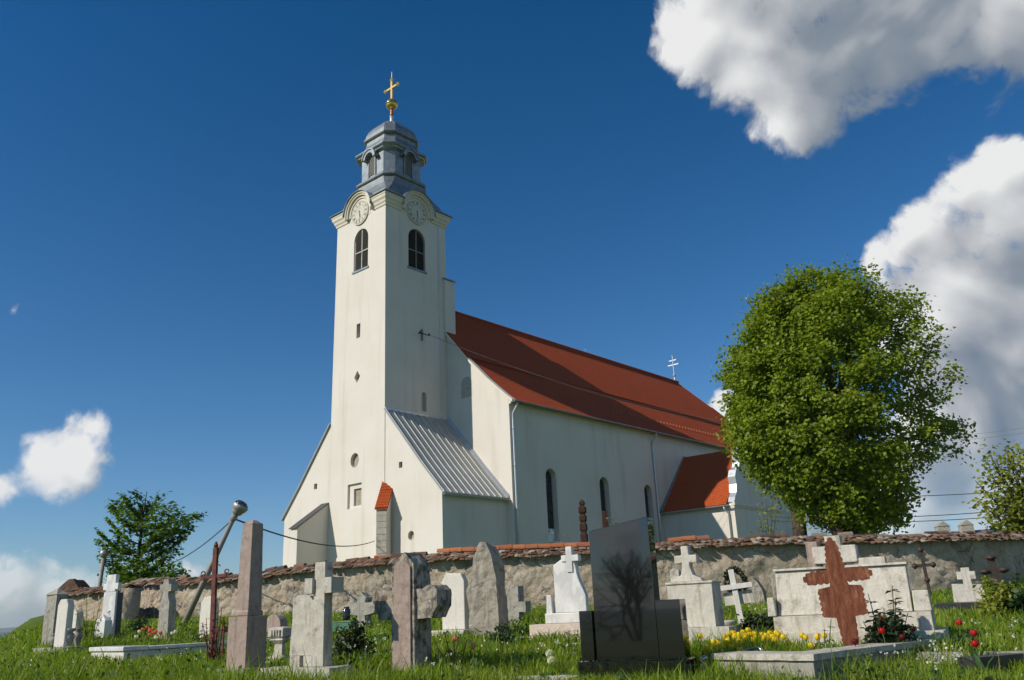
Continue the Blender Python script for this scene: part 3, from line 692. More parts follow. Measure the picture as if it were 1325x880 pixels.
    g.add([(NC-NH, VF, ZB), (NC-NH, VF, 13.5), (NC-NH, VE, 13.5), (NC-NH, VE, ZB), (NC+NH, VE, ZB), (NC+NH, VE, 13.5)], [(0, 1, 2, 3), (3, 2, 5, 4)])
    nave = g.build('nave_wall', M['plaster'], root)
    n_ = MB(); n_.prism(arch(1.72, .95, 14.2, 15.55), VF-.006, VF+.02)
    n_.build('blind_arch', M['render_grey'], nave)
    for i, h in enumerate(nw[:3]):
        w_ = fill(h, PN, .40).build('arched_window', M['glass'], root)
        c_ = sum(x for x, z in h[:2])/2; z0 = h[0][1]
        fr = MB()
        def bar(x0, x1, za, zb): fr.box(NC+NH-.38, NC+NH-.33, x0, x1, za, zb)
        bar(c_-.025, c_+.025, z0, h[0][1]+3.4)
        for k in range(1, 5): 
            bar(c_-.48, c_-.03, z0+.75*k, z0+.75*k+.04); bar(c_+.03, c_+.48, z0+.75*k, z0+.75*k+.04)
        fr.build('glazing_bar', M['iron'], w_)
        if i == 0:
            b_ = MB(); b_.box(NC+NH-.32, NC+NH-.25, c_-.50, c_+.50, z0, z0+.75); b_.build('lower_board', M['galv'], w_)
        if i == 1:
            b_ = MB(); b_.box(NC+NH-.32, NC+NH-.27, c_-.46, c_+.46, z0, z0+1.7); b_.build('lower_board', M['copper'], w_)
        s_ = MB(); s_.loft([[(NC+NH-.3, c_-.6, z0-.12), (NC+NH+.08, c_-.6, z0-.12), (NC+NH+.08, c_+.6, z0-.12), (NC+NH-.3, c_+.6, z0-.12)], [(NC+NH-.3, c_-.6, z0+.02), (NC+NH+.08, c_-.6, z0-.08), (NC+NH+.08, c_+.6, z0-.08), (NC+NH-.3, c_+.6, z0+.02)]]); s_.build('window_sill', M['plaster'], w_)
    # nave roof with bell-cast eaves and hipped east end
    rf = MB(); V0, VR, VH = VF-.12, 38.9, 44.3
    for s in (1, -1):
        for (d0, z0), (d1, z1) in zip(prof[:-1], prof[1:]):
            e0 = VR+(VH-VR)*d0/8.25; e1 = VR+(VH-VR)*d1/8.25
            nseg = 8
            rf.add([(NC+s*d0, V0, z0), (NC+s*d0, e0, z0), (NC+s*d1, e1, z1), (NC+s*d1, V0, z1)], [(0, 1, 2, 3)])
    for (d0, z0), (d1, z1) in zip(prof[:-1], prof[1:]):
        e0 = VR+(VH-VR)*d0/8.25; e1 = VR+(VH-VR)*d1/8.25
        rf.add([(NC-d0, e0, z0), (NC+d0, e0, z0), (NC+d1, e1, z1), (NC-d1, e1, z1)], [(0, 1, 2, 3)])
    roof = rf.build('nave_roof', M['tile'], root)
    md = roof.modifiers.new('solid', 'SOLIDIFY'); md.thickness = .12; md.offset = -1
    rt = MB(); k = V0+1.5
    while k < VR:
        rt.tube([(NC, k, 21.83), (NC, k+.39, 21.86)], [.13, .15], 8); k += .37
    rt.build('ridge_tile', M['tile'], root)
    sg = MB().box(0, .06, 0, .05, -.05, .10).build('snow_guard', M['ridge'], root)
    for k in range(46):
        o_ = sg if k == 0 else sg.copy()
        if k: COL.objects.link(o_); o_.parent = root
        o_.location = (NC+6.55, 17.6+k*.46, 14.78)
    for s in (1, -1):                                 # white verges along the west gable
        pr_ = prof[1:] if s == 1 else prof[2:]
        ve = MB(); ve.loft([[(NC+s*d, V0-.05, z-.14), (NC+s*d, V0+.30, z-.14), (NC+s*d, V0+.30, z+.06), (NC+s*d, V0-.05, z+.06)] for d, z in pr_])
        ve.build('gable_verge', M['trim'], root)
    # eaves band, gutter and downpipes
    ev = MB(); ev.box(NC+NH-.02, NC+NH+.16, VF, VE, 13.12, 13.36); ev.build('eaves_cornice', M['plaster'], root)
    gt = MB()
    ring = []
    for v in (VF-.1, VH-.2):
        ring.append([(NC+8.32+.11*math.cos(a), v, 13.26+.11*math.sin(a)) for a in np.linspace(math.pi, 2*math.pi, 9)] + [(NC+8.32+.09*math.cos(a), v, 13.265+.09*math.sin(a)) for a in np.linspace(2*math.pi, math.pi, 9)])
    gt.loft(ring); gt.build('gutter', M['zinc'], root)
    for v in (5.45, 20.8):
        d_ = MB(); d_.tube([(NC+8.32, v, 13.16), (NC+8.32, v, 13.0), (NC+NH+.12, v, 12.55), (NC+NH+.12, v, 12.2), (NC+NH+.12, v, 7), (NC+NH+.12, v, 1.2)], .075, 10)
        for z in (11.6, 9.4, 6.8, 4.6): d_.tube([(NC+NH+.12, v, z), (NC+NH+.12, v, z+.07)], .095, 10)
        d_.build('downpipe', M['galv'], root, True)
    rc = MB(); rc.tube([(NC, 38.7, 21.8), (NC, 38.7, 22.3), (NC, 38.7, 22.45), (NC, 38.7, 22.6)], [.08, .08, .17, .08], 10); rc.tube([(NC, 38.7, 22.55), (NC, 38.7, 24.5)], .05, 8)
    for z, w in ((24.0, .42), (23.55, .62)): rc.box(NC-w, NC-.055, 38.66, 38.74, z-.045, z+.045); rc.box(NC+.055, NC+w, 38.66, 38.74, z-.045, z+.045)
    for x, z in ((-.44, 24), (.44, 24), (-.64, 23.55), (.64, 23.55), (0, 24.55)): rc.lathe([(.01, -.09), (.09, 0), (.01, .09)], 8, (NC+x, 38.7, z))
    rc.build('roof_cross', M['galv'], root)
    # lean-tos either side of the tower
    lp = [(0.02, 12.98), (1.53, 11.25), (3.15, 9.38), (4.75, 7.66)]
    for s in (1, -1):
        X = (lambda d: d) if s == 1 else (lambda d: -TW-.06-d)
        w = MB(); holes = []
        if s == 1: holes = [rect(1.22, 1.52, 9.3, 9.65), ell(2.23, 5.43, .26, .26, 16)]
        else: holes = [rect(-6.9, -6.57, 9.07, 9.42)]
        out = [(X(0), ZB), (X(4.75), ZB)] + [(X(d), z) for d, z in reversed(lp)]
        if s == -1: out = list(reversed(out))
        PL = lambda x, z, d: (x, .035+d, z)
        panel(w, out, holes, .25, PL)
        w.add([(X(4.75), .035, ZB), (X(4.75), VF, ZB), (X(4.75), VF, 7.66), (X(4.75), .035, 7.66)], [(0, 1, 2, 3)])
        side = w.build('side_chamber', M['plaster'], root)
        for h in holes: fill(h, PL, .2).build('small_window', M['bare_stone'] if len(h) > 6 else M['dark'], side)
        r_ = MB(); lp2 = lp + [(4.98, 7.44)]
        ra = [(X(d), -.10, z+.03) for d, z in lp2]; rb = [(X(d), VF+.0, z+.03) for d, z in lp2]; n = len(ra)
        r_.add(ra+rb, [(i, i+1, i+1+n, i+n) for i in range(n-1)])
        ro = r_.build('side_chamber_roof', M['seam'], root)
        md = ro.modifiers.new('solid', 'SOLIDIFY'); md.thickness = .07; md.offset = 0
        sm = MB(); nr = 11
        for k in range(nr):
            v = .0+k*(VF-.15)/(nr-1)
            sm.loft([[(X(d), v-.02, z+.05), (X(d), v+.02, z+.05), (X(d), v+.02, z+.14), (X(d), v-.02, z+.14)] for d, z in lp2])
        sm.build('standing_seam', M['galv'], ro)
        fl_ = MB(); fl_.loft([[(X(d), VF-.22, z+.075), (X(d), VF-.01, z+.075), (X(d), VF-.01, z+.30), (X(d), VF-.22, z+.10)] for d, z in lp2]); fl_.box(min(X(-.02), X(.1)), max(X(-.02), X(.1)), .0, VF-.25, 12.93, 13.1) if s == 1 else None
        fl_.build('flashing', M['galv'], ro)
        if s == 1:
            ring = []
            for v in (-.12, VF+.35): ring.append([(5.02+.07*math.cos(a), v, 7.42+.07*math.sin(a)) for a in np.linspace(math.pi, 2*math.pi, 7)] + [(5.02+.055*math.cos(a), v, 7.425+.055*math.sin(a)) for a in np.linspace(2*math.pi, math.pi, 7)])
            MB().loft(ring).build('gutter', M['galv'], root)
    # buttresses at the tower's foot
    b = MB(); 
    b.loft([[(-5.95, -2.2, ZB), (-5.3, -2.2, ZB), (-5.3, .03, ZB), (-5.95, .03, ZB)], [(-5.95, -2.2, 6.45), (-5.3, -2.2, 6.45), (-5.3, .03, 8.0), (-5.95, .03, 8.0)]])
    bt = b.build('buttress', M['plaster'], root)
    c_ = MB(); c_.loft([[(-6.05, -2.3, 6.42), (-5.24, -2.3, 6.42), (-5.24, .02, 8.03), (-6.05, .02, 8.03)], [(-6.05, -2.3, 6.47), (-5.24, -2.3, 6.47), (-5.24, .02, 8.08), (-6.05, .02, 8.08)]]); c_.build('buttress_cap', M['louvre'], bt)
    Mx = Matrix.Translation((.25, .0, 0)) @ Matrix.Rotation(R(32), 4, 'Z')
    b = MB(); b.loft([[(-.32, -1.0, ZB), (.32, -1.0, ZB), (.32, .4, ZB), (-.32, .4, ZB)], [(-.32, -1.0, 7.0), (.32, -1.0, 7.0), (.32, .4, 8.7), (-.32, .4, 8.7)]], Mx)
    bt = b.build('buttress', M['plaster'], root)
    fb = MB()
    for k in range(7): fb.box(-.30, .30, -1.04-.012*(k % 2), -1.0, 4.55+k*.35, 4.88+k*.35, Mx)
    fb.build('stone_facing', M['render_grey'], bt)
    c_ = MB(); c_.loft([[(-.38, -1.12, 6.95), (.38, -1.12, 6.95), (.38, .4, 8.82), (-.38, .4, 8.82)], [(-.38, -1.12, 7.05), (.38, -1.12, 7.05), (.38, .4, 8.92), (-.38, .4, 8.92)]], Mx)
    for k in range(6):
        for i in range(10):
            y0 = -1.15+i*.15; x0 = -.37+k*.125
            z0 = 7.07+(y0+1.12)*1.23
            c_.loft([[(x0+.01, y0, z0), (x0+.115, y0, z0), (x0+.115, y0+.2, z0+.2), (x0+.01, y0+.2, z0+.2)], [(x0+.01, y0, z0+.035), (x0+.115, y0, z0+.035), (x0+.115, y0+.2, z0+.215), (x0+.01, y0+.2, z0+.215)]], Mx)
    c_.build('buttress_cap', M['tile_new'], bt)
    c_ = MB(); c_.box(-.36, .36, -1.2, -1.0, 4.3, 4.45, Mx); c_.build('buttress_ledge', M['tile_new'], bt)
    # south porch with baroque gable
    UG, VA, VB, ZE, ZR = 10.9, 21.4, 28.9, 7.62, 11.8; VM = (VA+VB)/2
    p = MB(); door = arch(VM, 1.5, ZB, 5.6)
    p.add([(5.23, VA, ZB), (UG, VA, ZB), (UG, VA, ZE), (5.23, VA, ZE)], [(0, 1, 2, 3)]); p.add([(5.23, VB, ZB), (UG, VB, ZB), (UG, VB, ZE), (5.23, VB, ZE)], [(3, 2, 1, 0)])
    half = [(3.75, ZE), (3.55, 7.95), (3.25, 8.3), (3.12, 8.9), (3.2, 9.4), (2.95, 9.85), (2.45, 10.1), (2.2, 10.6), (2.25, 11.1), (1.9, 11.6), (1.3, 11.9), (.9, 12.3), (.45, 12.75), (0, 12.95)]
    gp = [(VM-3.75, ZB), (VM+3.75, ZB)] + [(VM+x, z) for x, z in half] + [(VM-x, z) for x, z in reversed(half[:-1])]
    panel(p, gp, [door], .5, lambda x, z, d: (UG-d, x, z))
    p.add([(UG-.35, x, z) for x, z in gp], [tuple(reversed(range(len(gp))))])
    porch = p.build('porch', M['plaster'], root)
    fill(door, lambda x, z, d: (UG-d, x, z), .45).build('porch_door', M['wood'], porch)
    cp = MB(); path = [(VM+x, z) for x, z in half] + [(VM-x, z) for x, z in reversed(half[:-1])]
    ring = []
    for i, (x, z) in enumerate(path):
        a, b_ = path[max(i-1, 0)], path[min(i+1, len(path)-1)]; tx, tz = b_[0]-a[0], b_[1]-a[1]; l = math.hypot(tx, tz); nx, nz = tz/l, -tx/l
        ring.append([(UG-.45, x, z), (UG+.1, x, z), (UG+.1, x+nx*.09, z+nz*.09), (UG-.45, x+nx*.09, z+nz*.09)])
    cp.loft(ring); cp.build('gable_coping', M['galv'], porch)
    cn = MB(); cn.box(UG, UG+.15, VA-.15, VB+.15, 7.42, 7.66); cn.box(UG, UG+.08, VA-.06, VB+.06, 7.3, 7.42); cn.build('porch_cornice', M['plaster'], porch)
    r_ = MB()
    for s in (-1, 1):
        e = VM+s*4.05; r_.add([(5.0, VM, ZR), (UG-.4, VM, ZR), (UG-.4, e, 7.46), (5.0, e, 7.46)], [(0, 1, 2, 3)])
    r_ = r_.build('porch_roof', M['tile_new'], porch); md = r_.modifiers.new('solid', 'SOLIDIFY'); md.thickness = .1; md.offset = -1
    vf = MB(); vf.loft([[(5.24, VA-.35, 7.5), (5.5, VA-.35, 7.5), (5.5, VA-.35, 7.56), (5.24, VA-.35, 7.62)], [(5.24, VM, 11.85), (5.5, VM, 11.85), (5.5, VM, 11.9), (5.24, VM, 11.98)]]); vf.build('porch_flashing', M['zinc'], porch)
    ring = []
    for u in (5.3, UG-.1): ring.append([(u, VA-.38+.08*math.cos(a), 7.46+.08*math.sin(a)) for a in np.linspace(math.pi, 2*math.pi, 7)] + [(u, VA-.38+.062*math.cos(a), 7.465+.062*math.sin(a)) for a in np.linspace(2*math.pi, math.pi, 7)])
    MB().loft(ring).build('gutter', M['galv'], porch)
    MB().tube([(10.35, VA-.38, 7.36), (10.35, VA-.38, 7.2), (10.5, VA-.1, 6.9), (10.5, VA-.1, 1.2)], .06, 8).build('downpipe', M['galv'], porch, True)
    # small bracket with insulators at the tower's south slit
    br = MB(); br.tube([(.02, 2.75, 18.35), (.45, 2.75, 18.25)], .035, 6); br.tube([(.40, 2.4, 18.22), (.40, 3.4, 18.22)], .03, 6)
    for v in (2.55, 3.3): br.lathe([(.02, 0), (.06, .03), (.06, .12), (.03, .15)], 8, (.40, v, 18.22))
    br.build('cable_bracket', M['iron'], tower)
build_church()

# ------------------------------------------------------------------ churchyard wall
FOOT = []                                   # footprints kept free of grass: (x, y, angle, x0, x1, y0, y1)
WALL_TOP = [(183, 748, 28.3), (235, 746.5, 27.2), (290, 744, 26.0), (360, 735.5, 25.1), (430, 727.5, 24.4), (515, 719, 23.8), (600, 713, 23.3), (680, 709.5, 23.0), (760, 706.5, 22.8), (830, 703, 22.6), (900, 698.5, 22.5), (965, 695.5, 22.5), (1030, 693, 22.6), (1090, 691.5, 22.6), (1150, 690.5, 22.7), (1205, 690, 22.9), (1250, 689.5, 23.4), (1285, 689.5, 24.4), (1318, 690, 26.5), (1342, 692, 29.5), (1352, 694, 33.5)]
def smooth_path(ctrl, step):
    P = np.array([at_depth(*c) for c in ctrl]); out = []
    for i in range(len(P)-1):
        p0, p1, p2, p3 = P[max(i-1, 0)], P[i], P[i+1], P[min(i+2, len(P)-1)]
        n = max(2, int(np.linalg.norm((p2-p1)[:2])/step))
        for k in range(n):
            t = k/n
            out.append(.5*((2*p1)+(-p0+p2)*t+(2*p0-5*p1+4*p2-p3)*t*t+(-p0+3*p1-3*p2+p3)*t**3))
    out.append(P[-1]); return np.array(out)
def build_wall_run(path, root, seed, capped_right=False):
    M = MAT; T = .55
    d = np.gradient(path[:, :2], axis=0); d /= np.linalg.norm(d, axis=1)[:, None]
    nf = np.stack([d[:, 1], -d[:, 0]], 1)           # towards the viewer
    rows = 34; V = []; n = len(path)
    for i in range(n):
        zt = path[i, 2]-.15; 
        for k in range(rows+1):
            f = k/rows
            x, y = path[i, :2]+nf[i]*T/2
            gz = ground_z(x, y)-.3; z = gz+(zt-gz)*f
            b = .075*mnoise.fractal(Vector((x*1.5+seed, z*1.8, y*1.5)), 1, 2, 5) + .035*mnoise.noise(Vector((x*5, z*5, y*5))) + .018*mnoise.noise(Vector((x*13, z*13, y*13))) + .10*(1-f)
            V.append((x+nf[i, 0]*b, y+nf[i, 1]*b, z))
        x, y = path[i, :2]-nf[i]*T/2
        V.append((x, y, zt)); V.append((x, y, ground_z(x, y)-.3))
    w = rows+3; F = []
    for i in range(n-1):
        for k in range(w-1): F.append((i*w+k, (i+1)*w+k, (i+1)*w+k+1, i*w+k+1))
    mb = MB(); mb.v = [tuple(p) for p in V]; mb.f = F + [tuple(range(w)), tuple(range((n-1)*w, n*w))]
    mb.build('wall_run', M['rubble'], root, True)
    # coping: four lapped courses of weathered tiles falling to the front, two behind, and a ridge
    tl = MB(); rg = MB(); L = np.concatenate([[0], np.cumsum(np.linalg.norm(np.diff(path[:, :2], axis=0), axis=1))])
    def at(s):
        x = np.interp(s, L, path[:, 0]); y = np.interp(s, L, path[:, 1]); z = np.interp(s, L, path[:, 2])
        nx = np.interp(s, L, nf[:, 0]); ny = np.interp(s, L, nf[:, 1]); l = math.hypot(nx, ny); return x, y, z, nx/l, ny/l
    rnd = random.Random(seed)
    for side, courses in ((1, 4), (-1, 2)):
        for c in range(courses):
            s = rnd.uniform(-.1, 0)
            while s < L[-1]-.05:
                w_ = rnd.uniform(.145, .185)
                x, y, z, nx, ny = at(max(s, 0)); nx, ny = nx*side, ny*side; tx, ty = ny*-1, nx
                sag = .03*mnoise.noise(Vector((s*.5, seed, 0)))
                out0 = .015+.085*c+rnd.uniform(-.03, .03); out1 = out0+.19+rnd.uniform(-.03, .045)
                z0 = z-.02-.046*c+sag+rnd.uniform(-.014, .016); z1 = z0-.066+rnd.uniform(-.022, .014)
                sk = rnd.uniform(-.035, .035); th = rnd.uniform(.014, .024)
                s += w_+rnd.uniform(-.015, .012)
                if rnd.random() < .035: continue
                def pt(o, t, zz): return (x+nx*o+tx*t, y+ny*o+ty*t, zz)
                hw = w_/2; bow = rnd.uniform(.004, .022); tip = rnd.uniform(-.02, .02)
                ring0 = [pt(out0, -hw, z0), pt(out0, 0, z0+bow), pt(out0, hw, z0), pt(out0, hw, z0-th), pt(out0, 0, z0+bow-th), pt(out0, -hw, z0-th)]
                ring1 = [pt(out1, -hw+sk, z1+tip), pt(out1+.02, sk, z1+bow), pt(out1, hw+sk, z1-tip), pt(out1, hw+sk, z1-th-tip), pt(out1+.02, sk, z1+bow-th), pt(out1, -hw+sk, z1-th+tip)]
                tl.loft([ring0, ring1])
    tl.build('coping_tile_course', M['oldtile'], root)
    return at, L, rg
def build_wall():
    root = empty('churchyard_wall', tuple(at_depth(760, 790, 22.8)*np.array([1, 1, 0])), 0, 'long rough cast churchyard wall with weathered tile coping in front of the church', 'wall')
    root.location = (0, 0, 0)
    path = smooth_path(WALL_TOP, .13)
    at, L, _ = build_wall_run(path, root, 3)
    rnd = random.Random(5); rg = MB(); ro = MB(); s = 0
    while s < L[-1]:
        x, y, z, nx, ny = at(s); px = CX+FPX*((np.array([x, y, z])-EYE)@RT)/((np.array([x, y, z])-EYE)@FW)
        x2, y2, z2, _, _ = at(s+.36)
        new = 560 < px < 770 or 850 < px < 905
        rgm = rg if new else ro
        if new or rnd.random() < .45:
            r_ = .10 if new else .085; dz = .035 if new else .0
            ring = []
            for (X, Y, Z_, rr) in ((x, y, z+dz+rnd.uniform(-.01, .01), r_*.9), (x2, y2, z2+dz+rnd.uniform(-.01, .012), r_*1.05)):
                a0 = [(math.cos(a)*rr, math.sin(a)*rr) for a in np.linspace(-.15, math.pi+.15, 9)]
                ring.append([(X+nx*c, Y+ny*c, Z_-.03+q) for c, q in a0])
            rgm.loft(ring)
        s += .34
    rg.build('ridge_tile_row', MAT['ridge'], root); ro.build('old_ridge_tile_row', MAT['oldtile'], root)
    # mortar bed between tiles and wall
    # lower wall stub projecting at the west end
    p2 = smooth_path([(82, 763, 28.6), (100, 760, 28.0), (122, 759, 27.4), (150, 757, 26.7), (172, 754, 26.0)], .2)
    build_wall_run(p2, root, 17)
    gp = MB(); g0 = at_depth(90, 760, 28.2)
    # collapsed gable at the far end of the stub
    gp.loft([[(g0[0]-.55, g0[1]-.25, g0[2]-.3), (g0[0]+.75, g0[1]-.55, g0[2]-.3), (g0[0]+.85, g0[1]+.1, g0[2]-.3), (g0[0]-.45, g0[1]+.4, g0[2]-.3)], [(g0[0]+.15, g0[1]-.4, g0[2]+.22), (g0[0]+.32, g0[1]-.45, g0[2]+.22), (g0[0]+.4, g0[1]+.1, g0[2]+.22), (g0[0]+.2, g0[1]+.1, g0[2]+.22)]])
    gp.build('broken_gable', MAT['oldtile'], root, rough=(.12, .03, 4, 2))
    return root
WALL = build_wall()

# ------------------------------------------------------------------ graves
TH0 = 28
def grave(name, px, py, label, cat, theta=TH0, group=None, lift=0):
    """root at the foot of the stone's front right edge; returns root and metres per photo pixel across the front, up, and along the side"""
    p = G(px, py+lift); s = mpp(p); p[2] += lift*s; al = math.degrees(math.atan2(p[0], p[1]))
    fw = s/math.cos(R(theta-al)); sw = s/max(.12, math.sin(R(theta-al)))
    root = empty(name, p, -R(theta), label, cat, group)
    return root, fw, s, sw
def foot(root, x0, x1, y0, y1):
    FOOT.append((root.location.x, root.location.y, root.rotation_euler.z, x0, x1, y0, y1))
def plus(xc, zb, w, H, span, ah, az, top=0):
    """Latin cross outline, counter-clockwise from the bottom left"""
    a, b = xc-w/2, xc+w/2; l, r_ = xc-span/2, xc+span/2
    return [(a, zb), (b, zb), (b, az-ah/2), (r_, az-ah/2), (r_, az+ah/2), (b, az+ah/2), (b, zb+H), (a, zb+H), (a, az+ah/2), (l, az+ah/2), (l, az-ah/2), (a, az-ah/2)]
B = -.3
def build_graves():
    M = MAT
    # --- far left group
    r_, f, z, s = grave('gravestone', 66, 838, 'grey square pillar gravestone with pyramid top, leftmost of all the stones', 'gravestone')
    w, d, h = 12*f, 13*s, 66*z
    mb = MB(); mb.box(-w, 0, 0, d, B, h); mb.loft([[(-w-.02, -.02, h), (.02, -.02, h), (.02, d+.02, h), (-w-.02, d+.02, h)], [(-w/2-.02, d/2-.02, h+8*z), (-w/2+.02, d/2-.02, h+8*z), (-w/2+.02, d/2+.02, h+8*z), (-w/2-.02, d/2+.02, h+8*z)]])
    mb.build('pillar', M['conc_grey'], r_, rough=(.09, .012, 5, 1)); foot(r_, -w, 0, 0, d)
    r_, f, z, s = grave('gravestone', 81, 838, 'white round-topped slab gravestone behind two concrete urns at the far left', 'gravestone', TH0, None, 8)
    w, d, h = 12*f, 8*s, 60*z
    mb = MB(); mb.prism([(-w, .0), (0, .0), (0, h-.1), (-w*.2, h), (-w*.8, h), (-w, h-.1)], 0, d); mb.build('slab', M['white'], r_, bevel=.012)
    mb = MB(); mb.box(-w-.25, .3, -.22, d+.1, B, 0.0); mb.build('base', M['conc_grey'], r_, rough=(.1, .012, 5, 2)); foot(r_, -w-.25, .3, -.25, d+.1)
    r_, f, z, s = grave('gravestone', 96, 828, 'short whitish slab gravestone just right of the round-topped slab, behind the urns', 'gravestone')
    w, d, h = 8*f, 8*s, 37*z
    mb = MB(); mb.prism([(-w, B), (0, B), (0, h-.06), (-w*.3, h), (-w, h-.04)], 0, d); mb.build('slab', M['white'], r_, bevel=.012)
    ups = [('urn', 68, 842, 18, 'small concrete urn standing left of the round-topped white slab'), ('urn', 87.5, 845, 26, 'concrete urn at the foot of the round-topped white slab, nearer of two'), ('urn', 98.5, 842, 24, 'concrete urn in front of the short whitish slab')]
    first = None
    for nm, px, py, hp, lab in ups:
        p = G(px, py); z = mpp(p); H = hp*z
        if first is None:
            first = empty(nm, p, 0, lab, 'urn', 'concrete urns at the left end')
            prof = [(.09, -.1), (.09, .03), (.05, .06), (.045, .12), (.10, .2), (.125, .28), (.10, .33), (.07, .35), (.13, .38), (.135, .42), (.10, .42), (.06, .36)]
            MB().lathe(prof, 16).build('bowl', M['conc_grey'], first, True); MB().box(-.11, .11, -.11, .11, -.16, -.02).build('plinth', M['conc_grey'], first)
            o = first
        else:
            o = copy_tree(first); o.location = tuple(p); o['label'] = lab
        o.scale = (H/.36*.72, H/.36*.72, H/.36)
    # white cross monument
    r_, f, z, s = grave('cross_monument', 145, 828, 'white marble monument topped by a cross with a dark back, left of the beech tree', 'monument')
    w, d, h = 16*f, 7*s, 60*z
    mb = MB(); mb.prism([(-w, 0), (0, 0), (-.02, h), (-w+.02, h)], 0, d*.35); mb.build('slab', M['marble'], r_, bevel=.01)
    mb = MB(); mb.prism([(-w, 0), (0, 0), (-.02, h-.02), (-w+.02, h-.02)], d*.36, d*1.3); mb.build('back_slab', M['granite_edge'], r_)
    mb = MB(); xc = -w*.5; mb.prism(plus(xc, h+.002, 11*f, 22*z, 18*f, 8*z, h+7*z), 0, d*.6); mb.build('cross', M['marble'], r_, bevel=.008)
    mb = MB(); mb.box(-w-.16, .14, -.12, d*1.4, -.12, -.004); mb.build('base', M['granite_edge'], r_)
    mb = MB(); pw = 11*f; mb.box(-pw*.55, pw*.45, -.30, -.13, -.12, 24*z); mb.loft([[(-pw*.55, -.30, 24*z), (pw*.45, -.30, 24*z), (pw*.45, -.13, 24*z), (-pw*.55, -.13, 24*z)], [(-.06, -.23, 32*z), (-.04, -.23, 32*z), (-.04, -.21, 32*z), (-.06, -.21, 32*z)]]); mb.build('side_post', M['marble'], r_, bevel=.008)
    foot(r_, -w-.2, .3, -.3, d*1.4)
    # marble curb
    p = G(159, 858); z = mpp(p)
    r_ = empty('grave_curb', p, -R(40), 'low white marble grave curb framing a tulip bed at the left', 'grave curb')
    mb = MB(); Lx, Ly, H = 1.05, 3.6, 20*z
    mb.box(-Lx, 0, 0, .3, B, H*.7); mb.box(-Lx, -Lx+.22, .3, Ly, B, H*.7); mb.box(-.2, 0, .3, Ly, B, H*.7); mb.box(-Lx, 0, Ly, Ly+.2, B, H*.7); mb.build('frame', M['white'], r_, bevel=.012)
    mb = MB(); mb.box(-Lx-.03, .03, -.03, .36, H*.7+.004, H); mb.box(-.25, .03, .37, Ly, H*.7+.004, H*.95); mb.build('cap', M['marble'], r_, bevel=.012); foot(r_, -Lx-.1, .1, -.1, .5); foot(r_, -.3, .1, 0, Ly)
    # slim stone with cross head
    r_, f, z, s = grave('cross_headstone', 216, 829, 'slim weathered headstone with a small cross head beside the tulip bed', 'headstone')
    w, d, h = 13*f, 9*s, 77*z
    xc = -w/2; mb = MB(); mb.prism([(-w, B), (0, B), (-.02, h*.62), (xc+.08, h*.72), (xc+.075, h*.8), (0, h*.8), (0, h*.92), (xc+.075, h*.92), (xc+.06, h), (xc-.06, h), (xc-.075, h*.92), (-w, h*.92), (-w, h*.8), (xc-.075, h*.8), (xc-.08, h*.72), (-w+.02, h*.62)], 0, min(d, .28)); mb.build('stone', M['conc_grey'], r_, rough=(.08, .012, 6, 5)); foot(r_, -w, 0, 0, .3)
    # white slab behind the rusty cross
    r_, f, z, s = grave('gravestone', 274, 826, 'plain white slab leaning by the wall behind the leaning lamp pole', 'gravestone')
    w, h = 17*f, 53*z
    mb = MB(); mb.prism([(-w, B), (0, B), (0, h*.9), (-w*.2, h), (-w*.7, h*.97), (-w, h*.85)], 0, .12); mb.build('slab', M['white'], r_, bevel=.015); foot(r_, -w, 0, 0, .2)
    # rusty iron cross at the left
    p = G(273, 862); z = mpp(p); H = 152*z
    r_ = empty('iron_cross', p, -R(20), 'tall rusty red iron grave cross with curled arm ends beside the pink obelisk', 'cross')
    r_.rotation_euler.y = R(-1.5)
    mb = MB(); mb.box(-.032, .032, -.022, .022, B, H*.985); mb.lathe([(.01, 0), (.035, .03), (.012, .09)], 8, (0, 0, H*.98)); mb.build('post', M['rediron'], r_)
    mb = MB(); az = H*.74; mb.box(-.20, -.034, -.014, .014, az-.022, az+.022); mb.box(.034, .20, -.014, .014, az-.022, az+.022)
    mb.build('arm', M['rediron'], r_)
    mb = MB()
    for sx in (-1, 1):
        for k in range(3):
            mb.tube([(sx*(.2+.035*math.cos(a)), 0, az+(k-1)*.045+.035*math.sin(a)) for a in np.linspace(0, 5, 9)], .009, 5)
        for q, dz in ((.1, .1), (.1, -.1)): mb.tube([(sx*(.034+.06*math.cos(a)), 0, az+dz+.06*math.sin(a)) for a in np.linspace(.5, 4.6, 9)], .008, 5)
    for k in range(4): mb.tube([(.05*math.sin(a), 0, H*.86+.06*k+.02*math.cos(a)) for a in np.linspace(0, 6, 9)], .008, 5)
    mb.build('scroll_ornament', M['rediron'], r_)
    # grave lantern
    p = G(287, 855); z = mpp(p); r_ = empty('grave_lantern', p, -R(25), 'rusty iron grave lantern with glass sides between the iron cross and the obelisk', 'lantern')
    w, H = .065, 50*z
    mb = MB(); mb.box(-w-.03, w+.03, -w-.03, w+.03, -.1, .05); mb.build('foot', M['rediron'], r_)
    mb = MB()
    for sx in (-1, 1):
        for sy in (-1, 1): mb.box(sx*w-.01, sx*w+.01, sy*w-.01, sy*w+.01, .05, H*.7)
    mb.box(-w-.015, w+.015, -w-.015, w+.015, H*.7, H*.74); mb.loft([[(-w-.02, -w-.02, H*.74), (w+.02, -w-.02, H*.74), (w+.02, w+.02, H*.74), (-w-.02, w+.02, H*.74)], [(-.015, -.015, H*.86), (.015, -.015, H*.86), (.015, .015, H*.86), (-.015, .015, H*.86)]]); mb.lathe([(.01, H*.86), (.012, H*.93), (.002, H*1.02)], 6)
    mb.build('frame', M['rediron'], r_)
